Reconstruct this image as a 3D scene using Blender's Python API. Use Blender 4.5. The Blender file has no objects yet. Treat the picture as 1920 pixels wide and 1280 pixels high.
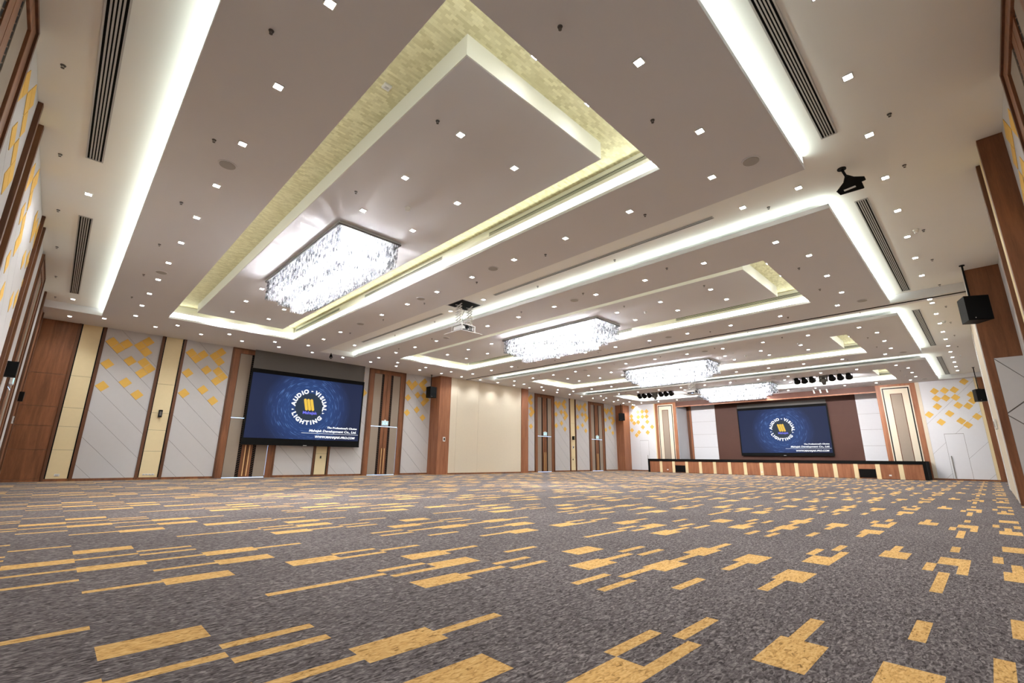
import bpy, bmesh, math, random
from mathutils import Vector, Matrix
random.seed(7)
S = bpy.context.scene
COL = S.collection
PI = math.pi

# ------------------------------------------------------------------ camera, world, exposure
CAM_H = 1.0
def camera():
    a, b, c = 0.774424, 0.250230, 0.010732          # yaw, pitch, roll (radians)
    cy, sy, cp, sp = math.cos(a), math.sin(a), math.cos(b), math.sin(b)
    f = Vector((sy*cp, cy*cp, sp)); r = Vector((cy, -sy, 0)); u = r.cross(f)
    cr, sr = math.cos(c), math.sin(c)
    R, U = cr*r + sr*u, -sr*r + cr*u
    cd = bpy.data.cameras.new('camera'); cd.sensor_width = 36; cd.lens = 36*855.5/1920
    cd.clip_start = 0.05; cd.clip_end = 200
    o = bpy.data.objects.new('camera', cd); COL.objects.link(o)
    m = Matrix((( R.x, U.x, -f.x, 0), (R.y, U.y, -f.y, 0), (R.z, U.z, -f.z, CAM_H), (0, 0, 0, 1)))
    o.matrix_world = m
    S.camera = o
camera()
w = bpy.data.worlds.new('world'); S.world = w; w.use_nodes = True
w.node_tree.nodes['Background'].inputs[0].default_value = (0.9, 0.88, 0.85, 1)
w.node_tree.nodes['Background'].inputs[1].default_value = 0.02
vs = S.view_settings
vs.view_transform = 'Standard'; vs.look = 'None'; vs.gamma = 1; vs.use_curve_mapping = False
vs.exposure = 0.86
DOWN_W = 54.0        # each recessed downlight
DOWN_GLOW = 60.0
PAR_FILL_W = 190.0        # fill added at the dark-looking par cans to brighten the stage wall
COVE_W = 2.1         # cove strip, watts per metre
BAND = 4.0           # glowing strip round each ceiling recess
BULB = 2100.0         # chandelier bulbs
try:
    S.cycles.use_light_tree = True
    S.cycles.max_bounces = 8; S.cycles.diffuse_bounces = 5; S.cycles.transparent_max_bounces = 10
    S.cycles.sample_clamp_indirect = 6.0
    S.cycles.caustics_reflective = False; S.cycles.caustics_refractive = False
except Exception:
    pass

# ------------------------------------------------------------------ materials
def srgb(r, g, b):
    f = lambda c: (c/255/12.92) if c/255 <= 0.04045 else ((c/255+0.055)/1.055)**2.4
    return (f(r), f(g), f(b), 1)
def base(name):
    m = bpy.data.materials.new(name); m.use_nodes = True
    nt = m.node_tree; return m, nt, nt.nodes['Principled BSDF']
def N(nt, t, **k):
    n = nt.nodes.new(t)
    for a, v in k.items(): setattr(n, a, v)
    return n
def plain(name, col, rough=0.6, metal=0.0, spec=0.3, noise=0.0, scale=8):
    m, nt, p = base(name)
    p.inputs['Base Color'].default_value = col; p.inputs['Roughness'].default_value = rough
    p.inputs['Metallic'].default_value = metal; p.inputs['Specular IOR Level'].default_value = spec
    tc = N(nt, 'ShaderNodeTexCoord'); no = N(nt, 'ShaderNodeTexNoise'); no.inputs['Scale'].default_value = scale
    no.inputs['Detail'].default_value = 4
    nt.links.new(tc.outputs['Object'], no.inputs['Vector'])
    mx = N(nt, 'ShaderNodeMix', data_type='RGBA')
    mx.inputs['A'].default_value = tuple(max(0, c*(1-noise)) for c in col[:3])+(1,)
    mx.inputs['B'].default_value = tuple(min(1, c*(1+noise)) for c in col[:3])+(1,)
    nt.links.new(no.outputs['Fac'], mx.inputs['Factor']); nt.links.new(mx.outputs['Result'], p.inputs['Base Color'])
    return m
def emis(name, col, strength, body=0.8):
    m, nt, p = base(name)
    p.inputs['Base Color'].default_value = (body, body, body, 1); p.inputs['Roughness'].default_value = 0.6
    p.inputs['Specular IOR Level'].default_value = 0.05 if body < 0.1 else 0.4
    p.inputs['Emission Color'].default_value = col; p.inputs['Emission Strength'].default_value = strength
    return m
def wood(name, c1, c2, vertical=True, rough=0.45):
    m, nt, p = base(name)
    tc = N(nt, 'ShaderNodeTexCoord'); mp = N(nt, 'ShaderNodeMapping')
    mp.inputs['Scale'].default_value = (3.2, 3.2, 0.28) if vertical else (0.3, 0.3, 4)
    n1 = N(nt, 'ShaderNodeTexNoise'); n1.inputs['Scale'].default_value = 2.2; n1.inputs['Detail'].default_value = 7
    n1.inputs['Distortion'].default_value = 0.6
    n2 = N(nt, 'ShaderNodeTexNoise'); n2.inputs['Scale'].default_value = 26; n2.inputs['Detail'].default_value = 3
    nt.links.new(tc.outputs['Object'], mp.inputs['Vector'])
    nt.links.new(mp.outputs['Vector'], n1.inputs['Vector']); nt.links.new(mp.outputs['Vector'], n2.inputs['Vector'])
    ad = N(nt, 'ShaderNodeMath', operation='MULTIPLY_ADD'); ad.inputs[1].default_value = 0.35
    nt.links.new(n2.outputs['Fac'], ad.inputs[0]); nt.links.new(n1.outputs['Fac'], ad.inputs[2])
    cr = N(nt, 'ShaderNodeValToRGB'); cr.color_ramp.elements[0].position = 0.42; cr.color_ramp.elements[1].position = 0.85
    cr.color_ramp.elements[0].color = c1; cr.color_ramp.elements[1].color = c2
    nt.links.new(ad.outputs[0], cr.inputs['Fac']); nt.links.new(cr.outputs['Color'], p.inputs['Base Color'])
    p.inputs['Roughness'].default_value = rough; p.inputs['Specular IOR Level'].default_value = 0.3
    return m
def carpet(name, c_dark, c_mid, c_fleck, lo, hi):
    m, nt, p = base(name)
    tc = N(nt, 'ShaderNodeTexCoord'); mp = N(nt, 'ShaderNodeMapping'); mp.inputs['Scale'].default_value = (20, 52, 40)
    n1 = N(nt, 'ShaderNodeTexNoise'); n1.inputs['Scale'].default_value = 1; n1.inputs['Detail'].default_value = 3
    n1.inputs['Distortion'].default_value = 1.2
    n2 = N(nt, 'ShaderNodeTexNoise'); n2.inputs['Scale'].default_value = 0.55; n2.inputs['Detail'].default_value = 3
    nt.links.new(tc.outputs['Object'], mp.inputs['Vector']); nt.links.new(mp.outputs['Vector'], n1.inputs['Vector'])
    nt.links.new(tc.outputs['Object'], n2.inputs['Vector'])
    cr = N(nt, 'ShaderNodeValToRGB'); e = cr.color_ramp.elements
    e[0].position = lo; e[0].color = c_dark; e[1].position = hi; e[1].color = c_fleck
    k = e.new((lo+hi)/2); k.color = c_mid
    nt.links.new(n1.outputs['Fac'], cr.inputs['Fac'])
    mr = N(nt, 'ShaderNodeMapRange'); mr.inputs['From Min'].default_value = 0.3; mr.inputs['From Max'].default_value = 0.7
    mr.inputs['To Min'].default_value = 0.86; mr.inputs['To Max'].default_value = 1.1
    nt.links.new(n2.outputs['Fac'], mr.inputs['Value'])
    vm = N(nt, 'ShaderNodeVectorMath', operation='SCALE')
    nt.links.new(cr.outputs['Color'], vm.inputs[0]); nt.links.new(mr.outputs['Result'], vm.inputs['Scale'])
    nt.links.new(vm.outputs['Vector'], p.inputs['Base Color'])
    bp = N(nt, 'ShaderNodeBump'); bp.inputs['Strength'].default_value = 0.35; bp.inputs['Distance'].default_value = 0.01
    nt.links.new(n1.outputs['Fac'], bp.inputs['Height']); nt.links.new(bp.outputs['Normal'], p.inputs['Normal'])
    p.inputs['Roughness'].default_value = 0.95; p.inputs['Specular IOR Level'].default_value = 0.1
    return m
def wallpaper(name):
    m, nt, p = base(name)
    tc = N(nt, 'ShaderNodeTexCoord'); mp = N(nt, 'ShaderNodeMapping'); mp.inputs['Rotation'].default_value = (0, 0, 0)
    br = N(nt, 'ShaderNodeTexBrick'); br.inputs['Scale'].default_value = 5.0
    br.inputs['Color1'].default_value = srgb(214, 208, 172); br.inputs['Color2'].default_value = srgb(188, 180, 140)
    br.inputs['Mortar'].default_value = srgb(196, 189, 150); br.inputs['Mortar Size'].default_value = 0.006
    br.inputs['Brick Width'].default_value = 0.5; br.inputs['Row Height'].default_value = 0.22
    nt.links.new(tc.outputs['Object'], mp.inputs['Vector']); nt.links.new(mp.outputs['Vector'], br.inputs['Vector'])
    no = N(nt, 'ShaderNodeTexNoise'); no.inputs['Scale'].default_value = 1.6
    nt.links.new(tc.outputs['Object'], no.inputs['Vector'])
    mx = N(nt, 'ShaderNodeMix', data_type='RGBA', blend_type='MULTIPLY'); mx.inputs['Factor'].default_value = 0.35
    nt.links.new(br.outputs['Color'], mx.inputs['A']); nt.links.new(no.outputs['Color'], mx.inputs['B'])
    hs = N(nt, 'ShaderNodeHueSaturation'); hs.inputs['Value'].default_value = 1.15
    nt.links.new(br.outputs['Color'], hs.inputs['Color'])
    nt.links.new(hs.outputs['Color'], p.inputs['Base Color']); p.inputs['Roughness'].default_value = 0.7
    return m
def crystal(name, lo, mid):
    m = bpy.data.materials.new(name); m.use_nodes = True; nt = m.node_tree; nt.nodes.clear()
    out = N(nt, 'ShaderNodeOutputMaterial')
    tr = N(nt, 'ShaderNodeBsdfTransparent'); tr.inputs[0].default_value = (0.96, 0.97, 1, 1)
    ge = N(nt, 'ShaderNodeNewGeometry'); rp = N(nt, 'ShaderNodeValToRGB'); e = rp.color_ramp.elements
    e[0].position = 0.0; e[0].color = (lo, lo, lo, 1); e[1].position = 1.0; e[1].color = (0.97, 0.97, 0.97, 1); k = e.new(0.35); k.color = (mid, mid, mid, 1)
    nt.links.new(ge.outputs['Random Per Island'], rp.inputs['Fac'])  # random grey per crystal paints the sparkle into the colour
    tl = N(nt, 'ShaderNodeBsdfTranslucent'); tl.inputs[0].default_value = (0.93, 0.94, 0.97, 1)
    df = N(nt, 'ShaderNodeBsdfDiffuse'); df.inputs[0].default_value = (0.9, 0.91, 0.94, 1)
    gl = N(nt, 'ShaderNodeBsdfGlossy'); gl.inputs['Roughness'].default_value = 0.12
    a = N(nt, 'ShaderNodeMixShader'); a.inputs[0].default_value = 0.4
    b = N(nt, 'ShaderNodeMixShader'); b.inputs[0].default_value = 0.3
    c = N(nt, 'ShaderNodeMixShader'); c.inputs[0].default_value = 0.5
    L = nt.links.new
    L(rp.outputs['Color'], tl.inputs[0]); L(rp.outputs['Color'], df.inputs[0]); L(rp.outputs['Color'], gl.inputs[0])
    L(tl.outputs[0], a.inputs[1]); L(df.outputs[0], a.inputs[2])
    L(a.outputs[0], b.inputs[1]); L(gl.outputs[0], b.inputs[2])
    L(b.outputs[0], c.inputs[1]); L(tr.outputs[0], c.inputs[2]); L(c.outputs[0], out.inputs[0])
    return m
def screen_image(name):
    # navy picture with a brighter middle and broken rings of pale dashes (object space: x across, z up, centre 0)
    m, nt, p = base(name)
    L = nt.links.new
    tc = N(nt, 'ShaderNodeTexCoord'); sx = N(nt, 'ShaderNodeSeparateXYZ'); L(tc.outputs['Object'], sx.inputs[0])
    at = N(nt, 'ShaderNodeMath', operation='ARCTAN2'); L(sx.outputs['Z'], at.inputs[0]); L(sx.outputs['X'], at.inputs[1])
    x2 = N(nt, 'ShaderNodeMath', operation='MULTIPLY'); L(sx.outputs['X'], x2.inputs[0]); L(sx.outputs['X'], x2.inputs[1])
    rr = N(nt, 'ShaderNodeMath', operation='MULTIPLY_ADD'); L(sx.outputs['Z'], rr.inputs[0]); L(sx.outputs['Z'], rr.inputs[1]); L(x2.outputs[0], rr.inputs[2])
    r = N(nt, 'ShaderNodeMath', operation='SQRT'); L(rr.outputs[0], r.inputs[0])
    cb = N(nt, 'ShaderNodeCombineXYZ')
    k1 = N(nt, 'ShaderNodeMath', operation='MULTIPLY'); k1.inputs[1].default_value = 26; L(r.outputs[0], k1.inputs[0])
    k2 = N(nt, 'ShaderNodeMath', operation='MULTIPLY'); k2.inputs[1].default_value = 3.2; L(at.outputs[0], k2.inputs[0])
    L(k1.outputs[0], cb.inputs[0]); L(k2.outputs[0], cb.inputs[1])
    no = N(nt, 'ShaderNodeTexNoise'); no.inputs['Scale'].default_value = 1.0; no.inputs['Detail'].default_value = 1
    L(cb.outputs[0], no.inputs['Vector'])
    st = N(nt, 'ShaderNodeMapRange'); st.inputs['From Min'].default_value = 0.58; st.inputs['From Max'].default_value = 0.70
    L(no.outputs['Fac'], st.inputs['Value'])
    ring = N(nt, 'ShaderNodeValToRGB'); e = ring.color_ramp.elements
    e[0].position = 0.0; e[0].color = (0, 0, 0, 1); e[1].position = 1; e[1].color = (0, 0, 0, 1)
    for pos, v in ((0.42, 0), (0.48, 1), (0.66, 1), (0.85, 0.15)):
        k = e.new(pos); k.color = (v, v, v, 1)
    rs = N(nt, 'ShaderNodeMath', operation='MULTIPLY'); rs.inputs[1].default_value = 0.45; L(r.outputs[0], rs.inputs[0])
    L(rs.outputs[0], ring.inputs['Fac'])
    da = N(nt, 'ShaderNodeMath', operation='MULTIPLY'); L(st.outputs['Result'], da.inputs[0]); L(ring.outputs['Color'], da.inputs[1])
    bg = N(nt, 'ShaderNodeValToRGB'); e = bg.color_ramp.elements
    e[0].position = 0.0; e[0].color = srgb(40, 60, 96); e[1].position = 1; e[1].color = srgb(28, 36, 66)
    k = e.new(0.5); k.color = srgb(40, 66, 120)
    k = e.new(0.75); k.color = srgb(36, 54, 100)
    L(rs.outputs[0], bg.inputs['Fac'])
    mx = N(nt, 'ShaderNodeMix', data_type='RGBA'); L(da.outputs[0], mx.inputs['Factor']); L(bg.outputs['Color'], mx.inputs['A'])
    mx.inputs['B'].default_value = srgb(88, 124, 182)
    L(mx.outputs['Result'], p.inputs['Emission Color']); p.inputs['Emission Strength'].default_value = 0.56
    p.inputs['Specular IOR Level'].default_value = 0.1
    p.inputs['Base Color'].default_value = (0.01, 0.012, 0.02, 1); p.inputs['Roughness'].default_value = 0.7
    return m

M = {}
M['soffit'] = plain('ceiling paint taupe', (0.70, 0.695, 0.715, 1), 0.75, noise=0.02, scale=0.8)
M['upper'] = plain('ceiling paint cream', (0.90, 0.895, 0.86, 1), 0.75, noise=0.02, scale=0.8)
M['recess'] = plain('recess paint', (0.85, 0.85, 0.78, 1), 0.7)
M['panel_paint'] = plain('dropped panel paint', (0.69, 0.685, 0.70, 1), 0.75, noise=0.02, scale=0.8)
M['panel_side'] = plain('panel side paint', (0.78, 0.775, 0.70, 1), 0.7)
M['paper'] = wallpaper('gold block wallpaper')
M['carpet'] = carpet('grey carpet', srgb(60, 53, 52), srgb(104, 96, 95), srgb(150, 141, 138), 0.33, 0.72)
M['gold_carpet'] = carpet('gold carpet', srgb(112, 84, 46), srgb(202, 157, 94), srgb(220, 180, 120), 0.24, 0.66)
M['wood'] = wood('walnut veneer', srgb(104, 66, 44), srgb(140, 92, 62))
M['wood_dark'] = wood('dark walnut veneer', srgb(82, 54, 38), srgb(110, 72, 50))
M['wood_red'] = wood('reddish veneer', srgb(130, 82, 58), srgb(160, 108, 78))
M['brown'] = plain('brown stage panel', srgb(84, 54, 44), 0.6, noise=0.06, scale=2)
M['beige'] = plain('beige fabric', srgb(226, 208, 166), 0.85, noise=0.03)
M['cream'] = plain('cream fabric wall', srgb(214, 202, 181), 0.85, noise=0.03)
M['white_fab'] = plain('grey white fabric', srgb(195, 192, 191), 0.85, noise=0.02)
M['stage_white'] = plain('pale stage wall fabric', srgb(217, 217, 220), 0.85, noise=0.02)
M['groove'] = plain('dark groove', srgb(112, 106, 101), 0.9)
M['gold_fab'] = plain('gold fabric tile', srgb(226, 182, 92), 0.8, noise=0.05)
M['grey_fab'] = plain('taupe door fabric', srgb(150, 136, 122), 0.8, noise=0.03)
M['black'] = plain('black satin', (0.005, 0.005, 0.005, 1), 0.5, spec=0.12)
M['black_matt'] = plain('matt black', (0.008, 0.008, 0.008, 1), 0.85, spec=0.1)
M['charcoal'] = plain('charcoal drop cloth', srgb(98, 95, 92), 0.85, noise=0.05)
M['twist'] = plain('black ribbed strip', (0.02, 0.018, 0.016, 1), 0.4)
M['metal'] = plain('grey aluminium', (0.55, 0.55, 0.54, 1), 0.4, 0.6)
M['white_plastic'] = plain('white plastic', (0.75, 0.74, 0.71, 1), 0.45)
M['gold_metal'] = plain('brushed brass', srgb(224, 184, 132), 0.4, 0.25)
M['chrome'] = plain('chrome', (0.7, 0.7, 0.7, 1), 0.2, 1.0)
M['lens'] = emis('downlight glow', (1.0, 0.96, 0.93, 1), DOWN_GLOW)
M['band'] = emis('cove strip glow', (0.94, 1.0, 0.95, 1), BAND)
M['band_dim'] = emis('dimmer cove strip glow', (0.94, 1.0, 0.95, 1), BAND*0.6)
M['bulb'] = emis('chandelier bulb', (1.0, 0.99, 0.98, 1), BULB)
M['leak'] = emis('corridor light through the gap', (0.42, 0.62, 1.0, 1), 0.95)
M['exit'] = emis('lit exit sign', (0.42, 0.72, 0.80, 1), 0.5, 0.25)
M['exit_green'] = emis('exit green print', srgb(70, 160, 140), 0.8)
for i, (lo, mid) in enumerate(((0.02, 0.16), (0.04, 0.26), (0.12, 0.50))): M['crystal%d' % i] = crystal('crystal tier with painted sparkle', lo, mid)  # brightness painted per tier: upper crystals greyer, lowest whiter
M['screen'] = screen_image('projected picture')
M['disc'] = emis('logo disc dark', srgb(36, 52, 72), 0.5, 0.02)
M['txt'] = emis('white lettering', (0.9, 0.92, 0.94, 1), 0.72, 0.02)
M['txt_blue'] = emis('blue lettering', srgb(104, 104, 214), 0.75, 0.02)
M['txt_gold'] = emis('gold logo', srgb(232, 190, 70), 0.62, 0.02)
M['led_blue'] = emis('blue led', srgb(90, 150, 220), 1.2)

# ------------------------------------------------------------------ builders
def tag(o, label=None, cat=None, group=None, kind=None):
    if label: o['label'] = label
    if cat: o['category'] = cat
    if group: o['group'] = group
    if kind: o['kind'] = kind
    return o
def empty(name, loc=(0, 0, 0), **k):
    o = bpy.data.objects.new(name, None); o.empty_display_size = 0.1; o.location = loc; COL.objects.link(o)
    return tag(o, **k)
class MB:
    """collects simple solids in world coordinates"""
    def __init__(s): s.v = []; s.f = []; s.mi = []; s.cur = 0
    def mat(s, i): s.cur = i; return s
    def add(s, vs, fs):
        n = len(s.v); s.v += [tuple(q) for q in vs]
        for f in fs: s.f.append(tuple(n+i for i in f)); s.mi.append(s.cur)
        return s
    def box(s, x0, x1, y0, y1, z0, z1):
        return s.add([(x0,y0,z0),(x1,y0,z0),(x1,y1,z0),(x0,y1,z0),(x0,y0,z1),(x1,y0,z1),(x1,y1,z1),(x0,y1,z1)],
                     [(0,3,2,1),(4,5,6,7),(0,1,5,4),(1,2,6,5),(2,3,7,6),(3,0,4,7)])
    def cyl(s, p, q, r0, r1=None, n=12):
        p, q = Vector(p), Vector(q); r1 = r0 if r1 is None else r1
        d = (q-p).normalized(); a = d.orthogonal().normalized(); b = d.cross(a)
        vs = []
        for c, r in ((p, r0), (q, r1)):
            vs += [c + (a*math.cos(2*PI*i/n) + b*math.sin(2*PI*i/n))*r for i in range(n)]
        fs = [(i, (i+1) % n, n+(i+1) % n, n+i) for i in range(n)] + [tuple(range(n-1, -1, -1)), tuple(range(n, 2*n))]
        return s.add(vs, fs)
    def bar(s, p, q, wd, th, up=(0, 0, 1)):
        p, q = Vector(p), Vector(q); d = (q-p).normalized(); a = d.cross(Vector(up)).normalized(); b = a.cross(d)
        vs = [c + a*sa*wd/2 + b*sb*th/2 for c in (p, q) for sa, sb in ((-1,-1),(1,-1),(1,1),(-1,1))]
        return s.add(vs, [(0,1,2,3),(7,6,5,4),(0,4,5,1),(1,5,6,2),(2,6,7,3),(3,7,4,0)])
    def prism(s, poly, ext):
        """poly: list of 3d points, ext: extrusion vector"""
        n = len(poly); ext = Vector(ext); vs = [Vector(q) for q in poly] + [Vector(q)+ext for q in poly]
        return s.add(vs, [tuple(range(n-1, -1, -1)), tuple(range(n, 2*n))] + [(i, (i+1) % n, n+(i+1) % n, n+i) for i in range(n)])
    def mesh(s, name, mats, origin=(0, 0, 0), fix=True):
        me = bpy.data.meshes.new(name)
        ox, oy, oz = origin
        me.from_pydata([(x-ox, y-oy, z-oz) for x, y, z in s.v], [], s.f)
        for m in mats: me.materials.append(m)
        if len(mats) > 1: me.polygons.foreach_set('material_index', s.mi)
        if fix:
            bm = bmesh.new(); bm.from_mesh(me); bmesh.ops.recalc_face_normals(bm, faces=bm.faces); bm.to_mesh(me); bm.free()
        me.update(); return me
    def build(s, name, mat, parent=None, origin=None, bevel=0, fix=True, **k):
        """world-coordinate geometry; object origin at the parent's (or given) origin"""
        po = world_loc(parent) if parent else Vector((0, 0, 0))
        org = Vector(origin) if origin is not None else po
        me = s.mesh(name, mat if isinstance(mat, (list, tuple)) else [mat], org, fix)
        o = bpy.data.objects.new(name, me); COL.objects.link(o)
        o.location = org - po
        if parent: o.parent = parent
        if bevel:
            b = o.modifiers.new('bevel', 'BEVEL'); b.width = bevel; b.segments = 2; b.limit_method = 'ANGLE'
        return tag(o, **k)
def world_loc(o):
    l = Vector((0, 0, 0))
    while o: l = l + o.location; o = o.parent
    return l
def copy_tree(o, parent=None):
    c = o.copy(); COL.objects.link(c); c.parent = parent
    for ch in o.children: copy_tree(ch, c)
    return c

XL, XB, YR, YB = -1.13, 38.6, -1.05, 24.25       # left wall, stage wall, right wall, back wall
Z0, ZS, ZU, ZP, ZR = 0.0, 5.95, 6.20, 6.15, 6.50  # floor, bay soffit, upper ceiling, dropped panel, recess ceiling
PB = 9.85                                         # bay spacing
# wall frames: map (u along the wall, d out into the room, z) to world
WALLS = {'A': lambda u, d, z: (u, YB-d, z), 'L': lambda u, d, z: (XL+d, u, z),
         'R': lambda u, d, z: (u, YR+d, z), 'S': lambda u, d, z: (XB-d, u, z)}
def wbox(mb, wl, u0, u1, d0, d1, z0, z1):
    f = WALLS[wl]; P = [f(u, d, z) for u in (u0, u1) for d in (d0, d1) for z in (z0, z1)]
    lo = [min(p[i] for p in P) for i in range(3)]; hi = [max(p[i] for p in P) for i in range(3)]
    return mb.box(lo[0], hi[0], lo[1], hi[1], lo[2], hi[2])

# ------------------------------------------------------------------ floor: woven carpet, pattern repeats every 8 columns and 3.44 m
T, W3 = 0.08, 0.24
CW, X0C, PY = 0.4875, 0.355, 3.44
PAT = {0: [(3.29, W3), (2.91, T), (1.42, T), (2.29, W3)], 1: [(3.04, T), (2.80, T), (1.30, W3), (2.41, T), (1.90, T)], 2: [(2.35, W3), (1.82, W3), (0.45, T)],
       3: [(2.42, T), (1.31, W3), (0.45, T)], 4: [(1.55, T), (1.31, T), (3.30, W3), (0.57, T), (0.33, T)],
       5: [(0.81, W3), (0.33, W3), (3.40, T), (1.41, T)], 6: [(0.93, T), (0.09, T), (3.29, T), (2.55, T), (2.29, T)],
       7: [(0.44, T), (2.80, W3), (1.91, T), (2.41, T)]}
def floor():
    mb = MB()
    ya, yb = YR-0.1, YB+0.1
    c0 = int(math.floor((XL-0.1-X0C)/CW)); c1 = int(math.ceil((41.0-X0C)/CW))
    for c in range(c0, c1):
        xa, xb = X0C+c*CW, X0C+(c+1)*CW
        iv = []
        for k in range(-2, 9):
            for y, h in PAT[c % 8]:
                a, b = max(ya, y+k*PY), min(yb, y+k*PY+h)
                if b > a: iv.append((a, b))
        iv.sort(); y = ya
        for a, b in iv + [(yb, yb)]:
            if a > y: mb.mat(0).add([(xa,y,0),(xb,y,0),(xb,a,0),(xa,a,0)], [(0,1,2,3)])
            if b > a: mb.mat(1).add([(xa,a,0),(xb,a,0),(xb,b,0),(xa,b,0)], [(0,1,2,3)])
            y = max(y, b)
    mb.build('floor', [M['carpet'], M['gold_carpet']], fix=False, kind='structure',
             label='grey carpet woven with staggered gold bars', cat='floor')
floor()

# ------------------------------------------------------------------ ceiling
BX0 = [0.45+PB*k for k in range(4)]                       # glowing edge of each bay
BX1 = [8.53, 18.85, 28.23, XB]                            # far edge of each bay
OX0 = [2.24+PB*k for k in range(4)]; OX1 = [6.74+PB*k for k in range(4)]
BY0, BY1, OY0, OY1 = 1.43, 22.2, 3.22, 20.70
ceil = MB()
xs = [XL]
for k in range(4): xs += [OX0[k], OX1[k]]
xs += [XB+0.1]
ceil.box(XL, XB+0.1, YR-0.9, OY0, ZU, ZU+0.08); ceil.box(XL, XB+0.1, OY1, YB+0.1, ZU, ZU+0.08)
for i in range(0, len(xs), 2): ceil.box(xs[i], xs[i+1], OY0, OY1, ZU, ZU+0.08)
CEIL = ceil.build('ceiling', M['upper'], kind='structure', label='stepped ballroom ceiling with lit coves and recesses', cat='ceiling')
led = 0
def strip_lamp(x0, y0, x1, y1, z, out, wpm=None):
    """LED tape lying on the slab edge, shining up and outwards"""
    ln = math.hypot(x1-x0, y1-y0)
    ld = bpy.data.lights.new('cove_lamp', 'AREA'); ld.shape = 'RECTANGLE'; ld.size = ln; ld.size_y = 0.05
    ld.energy = (wpm or COVE_W)*ln; ld.color = (0.90, 1.0, 0.90)
    o = bpy.data.objects.new('cove_lamp', ld); COL.objects.link(o)
    o.location = ((x0+x1)/2, (y0+y1)/2, z); ld.size_y = 0.05 if wpm is None else 0.02
    d = Vector((x1-x0, y1-y0, 0)).normalized(); n = (Vector((0, 0, 1)) + Vector(out)*0.9).normalized()
    zax = -n; xax = d; yax = zax.cross(xax)
    o.matrix_world = Matrix.Translation(o.location) @ Matrix((xax, yax, zax)).transposed().to_4x4()
    return o
for k in range(4):
    so = MB()
    x0, x1 = BX0[k], BX1[k]
    th = 0.07
    so.box(x0, x1, BY0, OY0, ZS, ZS+th); so.box(x0, x1, OY1, BY1, ZS, ZS+th)
    so.box(x0, OX0[k], OY0, OY1, ZS, ZS+th); so.box(OX1[k], x1, OY0, OY1, ZS, ZS+th)
    so.box(x0, x0+0.03, BY0, BY1, ZS+th, ZS+0.10); so.box(x0, x1, BY0, BY0+0.03, ZS+th, ZS+0.10)   # upstand hiding the tape
    if k in (0, 2): so.box(x1-0.03, x1, BY0, BY1, ZS+th, ZU)
    if k == 1: so.box(x1-0.03, x1, YR, YB, ZS+th, ZU)
    so.build('soffit', M['soffit'], CEIL)
    rw = MB(); e = 0.03; q = 0.04                      # recess walls stand back behind the lip
    RX0, RX1, RY0, RY1 = OX0[k]-q, OX1[k]+q, OY0-q, OY1+q
    zl = ZS+0.07
    rw.box(RX0-e, RX0, RY0-e, RY1+e, zl, ZR); rw.box(RX1, RX1+e, RY0-e, RY1+e, zl, ZR)
    rw.box(RX0, RX1, RY0-e, RY0, zl, ZR); rw.box(RX0, RX1, RY1, RY1+e, zl, ZR)
    rw.build('recess_wall', M['recess'], CEIL)
    MB().box(RX0-e, RX1+e, RY0-e, RY1+e, ZR, ZR+0.05).build('recess_ceiling', M['paper'], CEIL)
    px0, px1, py0, py1 = 2.97+PB*k, 6.03+PB*k, 3.95, 19.95
    dp = MB(); dp.mat(0).box(px0+0.012, px1-0.012, py0+0.012, py1-0.012, ZP, ZP+0.02)
    dp.mat(1).box(px0, px1, py0, py1, ZP+0.004, ZR+0.01)
    dp.build('dropped_panel', [M['panel_paint'], M['panel_side']], CEIL)
    za, zb, t = ZS+0.072, ZS+0.155, 0.034
    for a in ((RX1-t, RX1, RY0, RY1), (RX0, RX1-t, RY0, RY0+t), (RX0, RX1-t, RY1-t, RY1)):
        MB().box(*a, za, zb).build('light_strip', M['band'], CEIL, label='glowing white strip above the recess lip')
    strip_lamp(RX1-0.02, RY0+0.05, RX1-0.02, RY1-0.05, zb+0.006, (0.25, 0, 0), 1.7)
    strip_lamp(RX0+0.05, RY1-0.02, RX1-0.05, RY1-0.02, zb+0.006, (0, 0.25, 0), 1.7)
    MB().box(RX0, RX0+t, RY0+t, RY1-t, za, zb).build('light_strip', M['band_dim'], CEIL, label='softer strip above the left recess lip')
    strip_lamp(x0+0.07, BY0+0.05, x0+0.07, BY1-0.05, ZS+0.105, (-1, 0, 0))
    strip_lamp(x0+0.1, BY0+0.07, min(x1, 38.1)-0.05, BY0+0.07, ZS+0.105, (0, -1, 0))
so = MB()
so.box(XL, XB, BY1, YB, ZS, ZS+0.07); so.box(XL, XB, BY1, BY1+0.03, ZS+0.07, ZU)
so.build('soffit', M['soffit'], CEIL)
so = MB(); so.box(18.38, 18.85, YR, BY0, ZS, ZS+0.07); so.box(18.38, 18.41, YR, BY0, ZS+0.07, ZU)
so.build('soffit', M['soffit'], CEIL)
so = MB(); so.box(38.08, XB, YR, BY0, ZS, ZS+0.07); so.box(38.08, 38.11, YR, BY0, ZS+0.07, ZU)
so.build('soffit', M['soffit'], CEIL)
tk = MB(); tk.box(18.53, 18.535, YR+0.05, YB-0.98, ZS-0.012, ZS); tk.box(18.60, 18.605, YR+0.05, YB-0.98, ZS-0.012, ZS)
tk.box(18.535, 18.60, YR+0.05, YB-0.98, ZS-0.004, ZS)
tk.build('partition_track', M['black_matt'], CEIL, label='dark track of the folding partition')

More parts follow.
